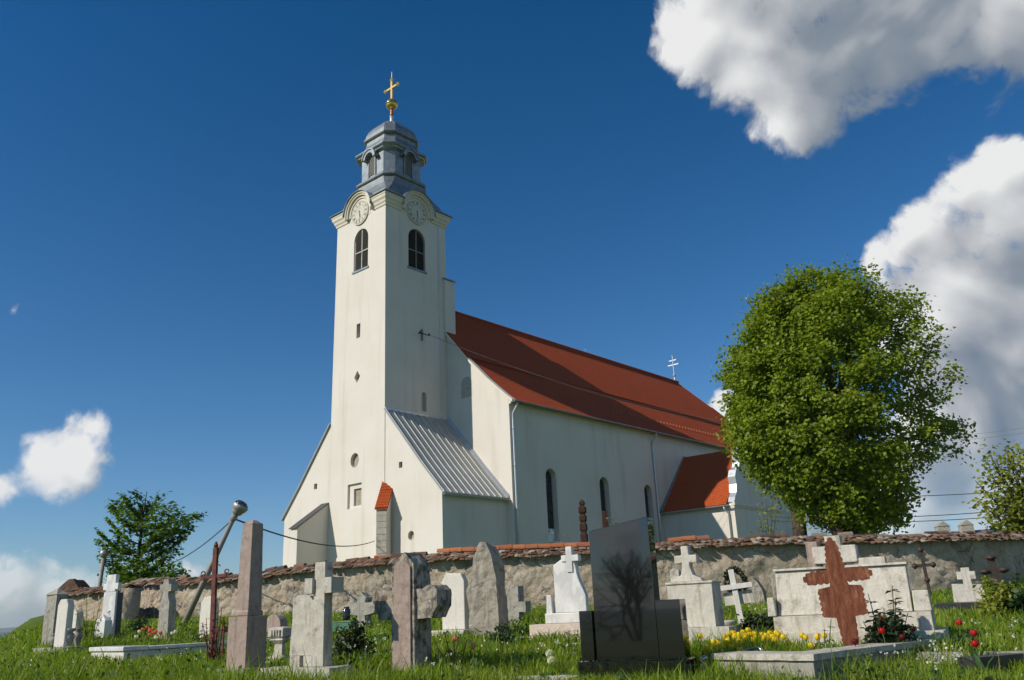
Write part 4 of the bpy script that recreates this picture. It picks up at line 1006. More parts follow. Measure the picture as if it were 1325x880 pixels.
    mb = MB(); q = w-.012; mb.box(-q, q, -w-.002, -w+.002, .06, H*.69); mb.build('glass', M['clear'], r_)
    mb = MB(); mb.box(w-.002, w+.002, -q, q, .06, H*.69); mb.build('glass', M['clear'], r_)
    MB().lathe([(.001, .05), (.035, .05), (.035, .16), (.001, .16)], 12).build('candle', M['candle'], r_, True)
    # obelisk
    r_, f, z, s = grave('obelisk', 316, 866, 'tall pinkish stone obelisk on a square pedestal, tallest stone on the left', 'obelisk', 27, None, 13)
    w, d, h = 24*f, 26*s, 65*z
    mb = MB(); mb.box(-w, 0, 0, d, 0, h); mb.build('pedestal', M['pinkstone'], r_, rough=(.10, .006, 5, 7), bevel=0)
    mb = MB(); mb.box(-w-.09, .09, -.09, d+.09, B, 0); mb.build('plinth', M['conc_grey'], r_, rough=(.1, .012, 5, 9))
    mb = MB(); mb.loft([[(-w*.88, d*.10, h+.003), (-w*.10, d*.10, h+.003), (-w*.10, d*.88, h+.003), (-w*.88, d*.88, h+.003)], [(-w*.88, d*.10, h+.045), (-w*.10, d*.10, h+.045), (-w*.10, d*.88, h+.045), (-w*.88, d*.88, h+.045)], [(-w*.82, d*.15, h+.075), (-w*.15, d*.15, h+.075), (-w*.15, d*.83, h+.075), (-w*.82, d*.83, h+.075)]]); mb.build('moulding', M['pinkstone'], r_, bevel=.01)
    mb = MB(); H2 = 122*z; a = (w*.66)/2; b = (w*.54)/2; cx_, cy_ = -w*.48, d*.49; ad = a*d/w; bd = b*d/w
    mb.loft([[(cx_-a, cy_-ad, h+.076), (cx_+a, cy_-ad, h+.076), (cx_+a, cy_+ad, h+.076), (cx_-a, cy_+ad, h+.076)], [(cx_-b, cy_-bd, h+H2), (cx_+b, cy_-bd, h+H2), (cx_+b, cy_+bd, h+H2), (cx_-b, cy_+bd, h+H2)], [(cx_-.03, cy_-.03, h+H2+5*z), (cx_+.03, cy_-.03, h+H2+5*z), (cx_+.03, cy_+.03, h+H2+5*z), (cx_-.03, cy_+.03, h+H2+5*z)]])
    mb.build('shaft', M['pinkstone'], r_, rough=(.10, .006, 5, 8)); foot(r_, -w-.1, .1, -.1, d+.1)
    # arched headstone behind the obelisk
    r_, f, z, s = grave('gravestone', 362, 826, 'low grey round-arched gravestone half hidden right behind the obelisk', 'gravestone')
    w, h = 20*f, 30*z; mb = MB(); mb.prism([(-w, B), (0, B)] + [(-w/2+w/2*math.cos(a), h-w/2+w/2*math.sin(a)) for a in np.linspace(0, math.pi, 11)], 0, .2); mb.build('slab', M['pinkstone'], r_, bevel=.015); foot(r_, -w, 0, 0, .2)
    # ornate post
    r_, f, z, s = grave('carved_post', 364, 861, 'short carved grey stone post left of the slab and cross monument', 'post')
    w, d, h = 14*f, 8*s, 47*z
    prof = [(-.05, B), (.04, 0), (.02, h*.22), (-.02, h*.27), (-.03, h*.55), (0, h*.62), (.02, h*.66), (.0, h*.70), (.03, h*.76), (.03, h*.97), (.0, h)]
    mb = MB(); mb.loft([[(-w-e, -e, q), (e, -e, q), (e, d+e, q), (-w-e, d+e, q)] for e, q in prof])
    for k in range(4): mb.box(-w*.9+k*w*.24, -w*.9+k*w*.24+w*.12, -.05, -.028, h*.78, h*.93)
    mb.build('post', M['conc'], r_, rough=(.05, .006, 9, 3))
    # slab + cross monument
    r_, f, z, s = grave('cross_monument', 417, 864, 'grey concrete monument of a plain slab joined to a square-armed cross', 'monument', 30, None, 20)
    w, d, h = 15*f, 12*s, 133*z
    mb = MB(); mb.box(-w, 0, 0, d, .0, h, None, .012, .012); az = h-31*z; ah = 20*z
    mb.build('cross_shaft', M['conc'], r_, rough=(.09, .006, 6, 11))
    mb = MB(); mb.box(-24*f, -w+.01, -.03, d+.03, az-ah/2, az+ah/2); mb.box(-.012, 11*f, -.03, d+.03, az-ah/2, az+ah/2); mb.build('cross_arm', M['conc'], r_, rough=(.08, .006, 6, 12))
    mb = MB(); mb.prism([(-48*f, 14*z), (-w-.004, 14*z), (-w-.004, 88*z), (-14*f-.25, 92*z), (-45*f, 88*z)], .05, .05+d*.5); mb.build('slab', M['conc'], r_, rough=(.10, .005, 5, 13))
    for x0 in (-46, -28):
        mb = MB(); mb.box(x0*f, (x0+13)*f, .03, .03+d*.6, .0, 13.6*z); mb.build('foot_block', M['conc'], r_, rough=(.08, .005, 6, 14))
    mb = MB(); mb.box(-72*f, 18*f, -.12, d+.12, B, -.004); mb.build('base', M['conc'], r_, rough=(.10, .012, 5, 15)); foot(r_, -72*f, 18*f, -.15, d+.1)
    # pieces near the wall between the two big crosses
    r_, f, z, s = grave('cross_headstone', 474, 812, 'small grey stone cross with a pointed top near the wall, left of the lichened cross', 'headstone')
    w, h = 14*f, 44*z; mb = MB(); mb.prism([(-w, B), (0, B), (-.05, h*.35), (.18, h*.4), (.22, h*.55), (.16, h*.72), (-.05, h*.7), (-.02, h*.85), (-w/2, h), (-w+.02, h*.85), (-w+.05, h*.7), (-w-.16, h*.72), (-w-.22, h*.55), (-w-.18, h*.4), (-w+.05, h*.35)], 0, .22); mb.build('stone', M['conc_grey'], r_, rough=(.07, .015, 6, 21))
    p = G(448, 818); z = mpp(p); r_ = empty('glass_vase', p + np.array([0, 0, .22]), 0, 'dark glass jar standing on the green box by the wall', 'jar')
    MB().lathe([(.06, 0), (.075, .03), (.075, .2), (.05, .22), (.055, .25)], 14).build('jar', M['glass'], r_, True)
    p = G(443, 820); r_ = empty('flower_box', p, -R(20), 'green flower box under the dark glass jar', 'flower box')
    mb = MB(); mb.box(-.24, .24, -.12, .12, -.1, .20, None, -.02, -.01); mb.build('trough', M['greenbox'], r_, bevel=.01); mb = MB(); mb.box(-.26, .26, -.14, .14, .201, .225); mb.build('lid', M['greenbox'], r_, bevel=.006)
    # big lichened cross
    r_, f, z, s = grave('stone_cross', 537, 876, 'large blackened stone cross with flared arms and orange lichen down its shaft', 'cross', 27)
    w, d, h = 31*f, 23*s, 158*z
    def flare(x0, x1, zc, hh):     # shaped arm in x/z, widening outwards
        sg = 1 if x1 > x0 else -1; L_ = abs(x1-x0)
        up_ = [(x0, zc+hh*.40), (x0+sg*L_*.35, zc+hh*.40), (x0+sg*L_*.6, zc+hh*.52), (x0+sg*L_*.8, zc+hh*.5), (x1, zc+hh*.36)]
        dn = [(x1, zc-hh*.12), (x0+sg*L_*.85, zc-hh*.30), (x0+sg*L_*.75, zc-hh*.48), (x0, zc-hh*.48)]
        pts = up_+dn
        return pts if sg < 0 else list(reversed(pts))
    mb = MB(); mb.prism([(-w, B), (0, B), (-.01, h*.90), (-w*.42, h), (-w+.01, h*.92)], 0, d); az = h-66*z
    mb.build('shaft', M['lichen'], r_, rough=(.07, .012, 6, 31))
    mb = MB(); mb.prism(flare(-w+.01, -w-25*f, az, 42*z), .03, d*.95); mb.prism(flare(-.01, 27*f, az, 42*z), .03, d*.95); mb.build('cross_arm', M['lichen'], r_, rough=(.06, .014, 6, 32))
    foot(r_, -w, 0, 0, d)
    mb = MB(); mb.prism([(-w*.88, h*.05), (-w*.14, h*.05), (-w*.14, h*.88), (-w*.42, h*.945), (-w*.84, h*.89)], -.022, -.001); mb.build('shaft_face', M['pinkstone'], r_, rough=(.06, .006, 6, 33))
    # white slab by the wall
    r_, f, z, s = grave('gravestone', 602, 815, 'plain white slab with clipped corners by the wall, between the lichened cross and rough rock', 'gravestone', TH0, None, 10)
    w, h = 30*f, 72*z; mb = MB(); mb.prism([(-w, .0), (0, .0), (0, h*.84), (-w*.14, h*.98), (-w*.8, h), (-w, h*.85)], 0, .14); mb.build('slab', M['white'], r_, bevel=.015)
    mb = MB(); mb.box(-w-.25, .1, -.2, .3, B, -.003); mb.build('base', M['tombwhite'], r_, bevel=.015); foot(r_, -w-.3, .1, -.2, .3)
    # rough stone
    r_, f, z, s = grave('rough_gravestone', 645, 827, 'tall undressed rock used as a gravestone, jagged top and dark right side', 'gravestone')
    h = 124*z; Z_ = lambda t: h*t
    outl = [(-37*f, B), (0, B), (1*f, h*.35), (-1*f, h*.62), (-6*f, h*.85), (-13*f, h*.985), (-20*f, h), (-32*f, h*.82), (-36*f, h*.6), (-40*f, h*.5), (-38*f, h*.25)]
    mb = MB(); d = 15*s; n = len(outl); 
    ring1 = [(x*.93-.02, d, min(zz*.99, h*.97) if zz > 0 else zz) for x, zz in outl]
    mb.loft([[(x, 0, zz) for x, zz in outl], ring1]); mb.build('rock', M['rock'], r_, rough=(.06, .04, 3.2, 41)); foot(r_, -38*f, 0, 0, d)
    # small low cross behind the rock
    r_, f, z, s = grave('stone_cross', 672, 808, 'low dark-sided stone cross peeping out right of the rough rock', 'cross')
    w, h = 14*f, 48*z; mb = MB(); mb.prism(plus(-w/2, B, w, h-B, 32*f, 13*z, h*.45), 0, .22); mb.build('stone', M['conc_grey'], r_, rough=(.07, .012, 6, 51))
    # white marble with cross
    r_, f, z, s = grave('marble_headstone', 761, 808, 'bright white marble headstone with a wavy edge and corner cross, left of the black granite', 'headstone', 24, None, 14)
    h0 = 0; f_ = f
    out = [(-41*f, 15*z), (0, 15*z), (0, 36*z), (-3*f, 44*z), (-7*f, 54*z), (-10*f, 64*z), (-11*f, 74*z), (-14*f, 81*z), (-22*f, 88*z), (-41*f, 76*z)]
    mb = MB(); mb.prism(out, 0, .14); mb.build('slab', M['marble'], r_, bevel=.01)
    mb = MB(); mb.prism([(-22.5*f, 66*z), (-14.5*f, 66*z), (-14.5*f, 80*z), (-6*f, 80*z), (-6*f, 88*z), (-14.5*f, 88*z), (-14.5*f, 99*z), (-22.5*f, 99*z), (-22.5*f, 88*z), (-29*f, 88*z), (-29*f, 80*z), (-22.5*f, 80*z)], -.022, .12); mb.build('cross', M['marble'], r_, bevel=.006)
    mb = MB(); mb.box(-53*f, -44.5*f, -.02, .13, 14*z, 38*z, None, .015, .01); mb.build('side_post', M['marble'], r_, bevel=.01)
    mb = MB(); mb.box(-53*f, .06, -.08, .22, 2*z, 14.7*z); mb.build('base', M['marble'], r_, bevel=.01)
    mb = MB(); mb.box(-66*f, .25, -.35, .3, -12*z, 1.8*z); mb.build('step', M['pinkgran'], r_, bevel=.01)
    mb = MB(); mb.box(-88*f, .6, -.9, -.36, -.35, -12*z); mb.build('front_curb', M['pinkgran'], r_, bevel=.01); foot(r_, -88*f, .6, -.95, .3)
    # black granite monument
    r_, f, z, s = grave('granite_monument', 890, 879, 'large polished black granite monument with a slanting top, nearest stone in the middle', 'monument', 23)
    d = .24
    mb = MB(); mb.box(-141*f, .02, -.1, d+.16, B, 24*z); mb.build('base', M['granite'], r_, bevel=.006)
    t0 = 24*z+.004
    mb = MB(); mb.prism([(-118*f, t0), (-34*f, t0), (-34*f, t0+186*z), (-118*f, t0+172*z)], 0, d); mb.build('main_slab', M['granite'], r_, bevel=.005)
    mb = MB(); mb.box(-34*f+.003, -1*f, .0, d+.03, t0, t0+75*z); mb.build('right_block', M['granite'], r_, bevel=.005)
    mb = MB(); mb.box(-141*f+.01, -121.5*f, .0, d, t0, t0+65*z); mb.build('left_block', M['granite'], r_, bevel=.005); foot(r_, -142*f, .05, -.1, d+.2)
    p0 = r_.location
    # concrete strip in front of it, left
    p = G(748, 880); r_ = empty('curb_stone', p, -R(23), 'flat pale concrete curb strip left of the black granite base', 'curb')
    mb = MB(); mb.box(-1.1, -.02, -.15, .18, B, .035); mb.build('strip', M['conc'], r_, rough=(.1, .006, 6, 61)); foot(r_, -1.1, 0, -.15, .18)
    # flared cross on block
    r_, f, z, s = grave('cross_monument', 929, 812, 'squat white stone block topped by a cross with a flared foot, right of the granite', 'monument', 26, None, 22)
    h = 55*z; d = .5
    mb = MB(); mb.box(-59*f, 0, 0, d, 0, h); mb.build('block', M['tombwhite'], r_, rough=(.12, .004, 5, 71))
    mb = MB(); mb.box(-61*f, .02, -.02, d+.02, h+.001, h+.03); mb.build('slab_top', M['tombwhite'], r_, bevel=.008)
    mb = MB(); mb.box(-66*f, 20*f, -.18, d+.1, B, -.003); mb.build('base', M['tombwhite'], r_, rough=(.12, .006, 5, 72))
    xc = -34*f; q = h+.031; cr = [(xc-20*f, q), (xc+20*f, q), (xc+18*f, q+4*z), (xc+8*f, q+9*z), (xc+5*f, q+20*z), (xc+5*f, q+25*z), (xc+15*f, q+24*z), (xc+15*f, q+35*z), (xc+5*f, q+35*z), (xc+5*f, q+47*z), (xc-5*f, q+47*z), (xc-5*f, q+35*z), (xc-15*f, q+35*z), (xc-15*f, q+24*z), (xc-5*f, q+25*z), (xc-5*f, q+20*z), (xc-8*f, q+9*z), (xc-18*f, q+4*z)]
    mb = MB(); mb.prism(cr, .12, .3); mb.build('cross', M['tombwhite'], r_, bevel=.012); foot(r_, -66*f, 20*f, -.2, d+.1)
    r2, f, z, s = grave('gravestone', 878, 806, 'small whitish slab partly hidden between the granite and the flared-cross block', 'gravestone')
    mb = MB(); mb.prism([(-12*f, B), (0, B), (0, 66*z), (-6*f, 70*z), (-12*f, 66*z)], .3, .45); mb.build('slab', M['tombwhite'], r2, bevel=.012)
    # planter bowl
    p = G(942, 818); z = mpp(p); r_ = empty('planter_bowl', p, 0, 'round ribbed concrete planter bowl beside the leaning white wooden cross', 'planter')
    mb = MB(); k = 24*z/.5; mb.lathe([(.10*k, -.12), (.12*k, .0), (.2*k, .12*k), (.25*k, .24*k), (.26*k, .30*k), (.22*k, .30*k), (.18*k, .2*k)], 20); mb.build('bowl', M['conc'], r_, True)
    MB().lathe([(.19*k, .2*k), (.10*k, .25*k), (.01, .26*k)], 14).build('soil', M['soil'], r_)
    # white wooden cross with plaque and wreath
    p = G(961, 813); z = mpp(p); H = 74*z; r_ = empty('wooden_cross', p, -R(18), 'thin whitish wooden cross leaning left with a pale plaque and a dark green wreath', 'cross'); r_.rotation_euler.y = R(-5)
    mb = MB(); mb.box(-.045, .045, -.03, .03, B, H); mb.build('post', M['whitewood'], r_, bevel=.005)
    mb = MB(); mb.box(-.29, .29, -.055, -.031, H*.66, H*.66+.08); mb.build('arm', M['whitewood'], r_, bevel=.005)
    mb = MB(); mb.box(-.2, .26, .032, .05, H*.40, H*.62); mb.build('plaque', M['tombwhite'], r_, bevel=.004)
    wr = []; rr = random.Random(4)
    mb = MB()
    for k in range(420):
        a = rr.uniform(0, 6.28); b = rr.uniform(0, 6.28); q = .06*math.sqrt(rr.random()); c = Vector(((.16+q*math.cos(b))*math.cos(a)*.9+.03, .10+q*math.sin(b), H*.80+(.19+q*math.cos(b))*math.sin(a)))
        u = Vector((rr.gauss(0, 1), rr.gauss(0, 1), rr.gauss(0, 1))).normalized()*.03; w_ = u.orthogonal()*.5
        mb.add([c-u, c+w_, c+u, c-w_], [(0, 1, 2, 3)])
    mb.build('wreath', M['darkleaf'], r_)
    # weathered stones near the wall
    r_, f, z, s = grave('gravestone', 990, 785, 'rounded weathered stone lump low by the wall under the patched plaster', 'gravestone')
    w, h = 18*f, 36*z; mb = MB(); mb.prism([(-w, B), (0, B), (0, h*.5), (-w*.3, h*.85), (-w*.6, h), (-w, h*.6)], 0, .25); mb.build('stone', M['rock'], r_, rough=(.07, .035, 4, 81))
    r_, f, z, s = grave('gravestone', 1017, 786, 'upright brown weathered stone by the wall, behind the left end of the big white tomb', 'gravestone')
    w, h = 14*f, 46*z; mb = MB(); mb.prism([(-w, B), (0, B), (-.02, h*.8), (-w*.3, h), (-w*.8, h*.95), (-w, h*.7)], 0, .2); mb.build('stone', M['rock'], r_, rough=(.07, .02, 5, 82))
    # big white tomb on the right
    th = 27
    r_, f, z, s = grave('tomb', 1228, 842, 'wide stained white tomb with leaning panel and stepped base behind the rust-red cross', 'tomb', th)
    Lw = 224*f
    mb = MB(); mb.box(-Lw, 0, 0, 1.0, B, 25*z); mb.build('lower_step', M['tombwhite'], r_, rough=(.15, .004, 5, 91))
    mb = MB(); mb.box(-Lw+.03, -14*f, .14, .95, 25*z+.002, 49*z); mb.build('upper_step', M['tombwhite'], r_, rough=(.15, .004, 5, 92))
    q = 49*z+.004; a = -Lw+10*f; b = -36*f
    mb = MB(); hp = 62*z; mb.loft([[(a, .2, q), (b, .2, q), (b, .42, q), (a, .42, q)], [(a, .34, q+hp), (b, .34, q+hp), (b, .56, q+hp), (a, .56, q+hp)]]); mb.build('leaning_panel', M['tombwhite'], r_, bevel=.012)
    mb = MB(); mb.loft([[(a-.02, .30, q+hp+.002), (b+.02, .30, q+hp+.002), (b+.02, .6, q+hp+.002), (a-.02, .6, q+hp+.002)], [(a-.02, .305, q+hp+.03), (b+.02, .305, q+hp+.03), (b+.02, .6, q+hp+.03), (a-.02, .6, q+hp+.03)]]); mb.build('panel_cap', M['tombwhite'], r_, bevel=.006)
    mb = MB(); mb.box(-34*f, -12*f, .2, .5, q, q+27*z, None, .01, .01); mb.build('side_block', M['tombwhite'], r_, bevel=.012)
    mb = MB(); mb.box(a-22*f*.6, a-.01, .12, .36, q-.002, q+26*z, None, .012, .01); mb.build('side_block', M['tombwhite'], r_, bevel=.012)
    xc = -132*f; mb = MB(); mb.prism(plus(xc, q+.01, 22*f, 109*z, 62*f, 25*z, q+83*z), .66, .92); mb.build('cross', M['tombwhite'], r_, bevel=.012)
    mb = MB(); mb.box(-101*f, -64*f, .68, .9, q, q+76*z); mb.build('rear_block', M['tombwhite'], r_, bevel=.012)
    mb = MB(); mb.box(-172*f, -155*f, .70, 1.0, q, q+104*z); mb.build('rear_pillar', M['pinkstone'], r_, bevel=.012)
    mb = MB()
    for k in range(3): mb.tube([(-30*f+.02*k+.09*math.cos(t)*(.3+.1*t), -.012, 12*z+.09*math.sin(t)*(.3+.1*t)) for t in np.linspace(0, 5.5, 14)] if k == 0 else [(-45*f+.06*k+.05*math.cos(t), -.012, 11*z+.05*math.sin(t)) for t in np.linspace(0, 4.5, 9)], .010, 5)
    mb.build('relief_scroll', M['tombwhite'], r_); foot(r_, -Lw-.1, .1, -.05, 1.1)
    # rust-red sheet metal cross
    p = G(1106, 853); z = mpp(p); H = 155*z; k = H/155
    r_ = empty('sheet_metal_cross', p, -R(20), 'rust-red sheet metal cross with scalloped outline and wide plate before the white tomb', 'cross'); r_.rotation_euler.y = R(-3.2)
    def scal(x0, z0, x1, z1, n, bulge):    # scalloped edge between two points
        out = []; dx, dz = x1-x0, z1-z0; l = math.hypot(dx, dz); nx, nz = dz/l, -dx/l
        for i in range(n):
            for t in (0, .2, .4, .6, .8):
                q = (i+t)/n; o_ = bulge*math.sin(math.pi*t); out.append((x0+dx*q+nx*o_, z0+dz*q+nz*o_))
        return out
    P = []
    P += [(-8, -30), (8, -30)]
    P += scal(8, 0, 11, 46, 5, 1.2) + [(12, 52)]
    P += scal(27, 54, 27, 88, 5, 2.0) + [(27, 90), (12, 92)]
    P += scal(11, 97, 34, 97, 3, 2.0) + scal(36, 96, 44, 104, 2, 2.0) + scal(44, 104, 36, 112, 2, 2.0) + scal(34, 112, 11, 112, 3, 2.0)
    P += scal(11, 114, 7, 144, 4, 1.8) + scal(7, 146, 0, 155, 2, 1.5)
    half_ = P[1:]
    poly = [(x, q) for x, q in half_] + [(-x, q) for x, q in reversed(half_[1:])] if False else None
    right = half_; left = [(-x, q) for x, q in reversed(right)]
    poly = [(x*k, q*k) for x, q in right + left]
    mb = MB(); mb.prism(poly, -.008, .008); mb.build('cut_plate', M['rust'], r_)
    mb = MB(); mb.box(-5*k, 5*k, .009, .03, B, 150*k); mb.build('back_bar', M['rust'], r_)
    # iron crosses against the right wall
    for px, py, hp, lab, tilt in ((1205, 775, 62, 'thin black iron cross casting its shadow on the wall right of the white tomb', -2), (1296, 775, 52, 'stout black iron cross near the right edge of the wall, in deep shade', -3)):
        p = G(px, py); z = mpp(p); H = hp*z; r_ = empty('iron_cross', p, -R(20), lab, 'cross'); r_.rotation_euler.y = R(tilt)
        th_ = .035 if tilt == -2 else .06
        mb = MB(); mb.box(-th_, th_, -th_*.6, th_*.6, B, H); az = H*.68; ar = 11*z
        mb.box(-ar, -th_-.001, -th_*.5, th_*.5, az-th_, az+th_); mb.box(th_+.001, ar, -th_*.5, th_*.5, az-th_, az+th_)
        mb.build('cross', M['iron'], r_)
        mb = MB()
        for x, q in ((-ar, az), (ar, az), (0, H), (0, H*.38)): MB().lathe([(.01, -.07), (th_*1.6, -.03), (th_*1.9, 0), (th_*1.6, .03), (.01, .07)], 8, (x, 0, q)).build('knob_ornament', M['iron'], r_)
    # white cross headstone on the right
    r_, f, z, s = grave('cross_headstone', 1279, 787, 'small whitish cross headstone on a block beside the stout black iron cross', 'headstone', 24)
    mb = MB(); mb.prism([(-38*f, 9*z), (0, 9*z), (-2*f, 30*z), (-37*f, 32*z)], 0, .25); mb.build('block', M['tombwhite'], r_, rough=(.1, .006, 5, 101))
    mb = MB(); mb.prism(plus(-18*f, 30*z, 10*f, 22*z, 22*f, 10*z, 42*z), .04, .2); mb.build('cross', M['tombwhite'], r_, bevel=.01)
    mb = MB(); mb.box(-62*f, .25, -.9, .2, -1*z, 8.6*z); mb.build('dark_ledger', M['granite_edge'], r_, bevel=.01); mb = MB(); mb.box(-58*f, .5, -.7, .5, B, -1*z-.003); mb.build('base', M['conc'], r_, rough=(.12, .008, 5, 102)); foot(r_, -62*f, .5, -.9, .5)
    # foreground frame on the right
    p = G(1056, 884); z = mpp(p); r_ = empty('grave_curb', p, -R(30), 'broad grey concrete grave frame in the right foreground', 'grave curb')
    r_.rotation_euler.z = -R(48); H = 27*z; mb = MB(); Lx, Ly = 1.08, 2.5
    mb.box(-Lx, 0, 0, .34, B, H); mb.box(-.30, 0, .341, Ly, B, H); mb.box(-Lx, -Lx+.25, .341, Ly, B, H*.9); mb.build('frame', M['conc_grey'], r_, rough=(.14, .004, 5, 111))
    mb = MB(); mb.box(-Lx-.03, .03, -.03, .37, H+.002, H+.06); mb.box(-.33, .03, .372, Ly, H+.002, H+.06); mb.build('cap', M['conc'], r_, rough=(.14, .004, 5, 112)); foot(r_, -Lx, .05, -.05, .4); foot(r_, -.35, .05, 0, Ly)
    p = G(1215, 858); r_ = empty('grave_curb', p, -R(32), 'low grey curb strip running behind the red tulips at the right edge', 'grave curb')
    mb = MB(); mb.box(-.2, 3.2, 0, .18, B, .10); mb.build('strip', M['conc_grey'], r_, rough=(.14, .006, 5, 113)); foot(r_, -.2, 3.2, -.05, .2)
    p = G(1290, 868); r_ = empty('grave_curb', p, R(24), 'dark stone curb edge half sunk in grass at the bottom right corner', 'grave curb')
    mb = MB(); mb.box(-.25, 1.6, 0, .2, B, .13); mb.build('strip', M['granite_edge'], r_, rough=(.14, .006, 5, 114)); foot(r_, -.25, 1.6, -.05, .2)
    # candle jars by the granite base
    p = G(913, 872); r_ = empty('candle_jar', p, 0, 'small glass candle jar with a pale label beside the black granite base', 'candle jar')
    MB().lathe([(.04, -.05), (.045, 0), (.045, .12), (.035, .14)], 14).build('jar', M['candle'], r_, True); MB().lathe([(.04, .14), (.042, .15), (.01, .18)], 14).build('lid', M['silver'], r_, True); MB().lathe([(.0465, .03), (.0465, .10)], 14).build('paper_label', M['white'], r_, True)
    p = G(976, 866)+np.array([0, 0, .16]); r_ = empty('candle_jar', p, R(15), 'silvery glass candle jar lying on its side by the yellow tulips', 'candle jar'); r_.rotation_euler = (0, R(82), R(15))
    MB().lathe([(.05, -.12), (.055, -.06), (.055, .05), (.04, .08)], 14).build('jar', M['clear'], r_, True); MB().lathe([(.042, .08), (.045, .09), (.02, .13)], 14).build('lid', M['silver'], r_, True)
build_graves()

# ------------------------------------------------------------------ lamp pole, posts, cables
def build_poles():
    M = MAT
    a = G(236, 812); z = mpp(a); top = at_depth(302, 671, a[1]-.6)
    r_ = empty('street_lamp', a, 0, 'grey lamp pole leaning far to the right with a metal bowl lamp on its tip', 'street lamp')
    d = Vector(tuple(top-a)); u = d.normalized()
    MB().tube([tuple(-u*.4), tuple(d*.5), tuple(d)], [.082, .07, .055], 12).build('pole', M['pole'], r_, True)
    Mx = Matrix.Translation(d) @ u.to_track_quat('Z', 'Y').to_matrix().to_4x4()
    MB().lathe([(.04, -.1), (.068, -.04), (.08, .0), (.08, .10), (.055, .11)], 14, (0, 0, 0), Mx).build('lamp_socket', M['pole'], r_, True)
    Mh = Mx @ Matrix.Translation((0, 0, .1)) @ Matrix.Rotation(R(12), 4, 'Y') @ Matrix.Scale(.86, 4)
    MB().lathe([(.07, .0), (.13, .04), (.155, .08), (.16, .13), (.19, .15), (.215, .22), (.225, .30), (.205, .31), (.195, .25)], 22, (0, 0, 0), Mh).build('lamp_bowl', M['steel'], r_, True)
    MB().lathe([(.20, .27), (.19, .34), (.14, .39), (.06, .415), (.005, .42)], 20, (0, 0, 0), Mh).build('lamp_cover', M['clear'], r_, True)
    for pts, lab in (((top, at_depth(262, 702, 26), at_depth(215, 731, 28.4)), 'thin black cable from the leaning lamp pole to the wall by the beech tree'), ((top, at_depth(400, 702, 38), church_pt(-.5, -.3, 5.35)), 'thin black cable from the leaning lamp pole to the church front')):
        P0, Pm, P1 = [np.array(p) for p in pts]; P = []
        for t in np.linspace(0, 1, 24): P.append(tuple(P0+(P1-P0)*t-np.array([0, 0, 1])*4*t*(1-t)*(.16 if P1[1] < 40 else .45)))
        o = MB().tube(P, .014 if P1[1] < 40 else .022, 5).build('cable', M['cable']); tag(o, lab, 'cable')
    # twin cables from the tower to the right
    for k, (dz, lab) in enumerate(((0, 'upper of two thin cables running from the tower over the nave roof'), (-.14, 'lower of two thin cables running from the tower over the nave roof'))):
        P0 = church_pt(.42, 2.55+.7*k, 18.3); P1 = at_depth(1330, 553+k*6.5, 62); P = []
        for t in np.linspace(0, 1, 50): P.append(tuple(P0+(P1-P0)*t-np.array([0, 0, 1])*4*t*(1-t)*3.0))
        o = MB().tube(P, .010, 5).build('cable', M['pole']); tag(o, lab, 'cable')
    for (y0, y1, y2, lab) in ((674, 670, 659, 'lowest power line crossing between the linden and the right-hand tree'), (669, 662, 651, 'second lowest power line crossing right of the linden'), (640, 636, 628, 'middle power line right of the linden, below the cumulus')):
        P0 = at_depth(1000, y0, 60); P1 = at_depth(1400, y2, 45); P = []
        for t in np.linspace(0, 1, 40): P.append(tuple(P0+(P1-P0)*t-np.array([0, 0, 1])*4*t*(1-t)*.35))
        o = MB().tube(P, .025, 5).build('power_line', M['cable']); tag(o, lab, 'power line')
    # carved grave post behind the wall
    p = at_depth(757, 712, 26.5); t = at_depth(755, 646, 26.5); H = t[2]-p[2]
    base = np.array([p[0], p[1], ground_z(p[0], p[1])]); o = p[2]-base[2]
    r_ = empty('carved_post', base, R(-20), 'dark carved wooden grave post rising behind the wall in front of the nave', 'post')
    def ring(h_, z): return [(-h_, -h_, z), (h_, -h_, z), (h_, h_, z), (-h_, h_, z)]
    mb = MB(); w = .095; mb.loft([ring(w, -.2), ring(w, o+H*.30), ring(w*.72, o+H*.33), ring(w*.72, o+H*.36), ring(w, o+H*.39), ring(w, o+H*.50), ring(w*.65, o+H*.54), ring(w, o+H*.58), ring(w, o+H*.66), ring(w*.6, o+H*.70), ring(w*1.05, o+H*.74), ring(w*1.05, o+H*.84), ring(w*.5, o+H*.87), ring(w*.8, o+H*.91), ring(w*.75, o+H*.95), ring(w*.08, o+H)]); mb.build('shaft', M['wood'], r_)
    # slanting post with a lamp left of the beech
    p = at_depth(130, 764, 30.5); t = at_depth(134, 722, 30.5); b0 = np.array([p[0]-.1, p[1], ground_z(p[0], p[1])])
    r_ = empty('lamp_post', b0, 0, 'short grey post with a small lamp head behind the wall, left of the beech tree', 'lamp post')
    d = Vector(tuple(t-b0)); MB().tube([(0, 0, -.2), tuple(d)], .07, 10).build('post', M['pole'], r_, True)
    MB().lathe([(.04, -.02), (.12, .05), (.15, .16), (.12, .24), (.02, .28)], 12, tuple(d)).build('lamp_head', M['steel'], r_, True)
    # roofs far right
    p = at_depth(1262, 684, 62); r_ = empty('house', (p[0], p[1], ground_z(p[0], p[1])), R(-8), 'distant low grey roof with two pale chimneys beyond the wall at the right', 'house')
    hz = p[2]-ground_z(p[0], p[1])
    mb = MB(); mb.box(-3.6, 5.5, 0, 6, -1, hz-1.6); mb.build('wall', M['render_grey'], r_); mb = MB(); mb.loft([[(-3.8, -.3, hz-1.7), (-3.8, 6.3, hz-1.7), (-3.8, 3, hz+.02)], [(5.7, -.3, hz-1.7), (5.7, 6.3, hz-1.7), (5.7, 3, hz+.15)]]); rf = mb.build('roof', M['zinc'], r_)
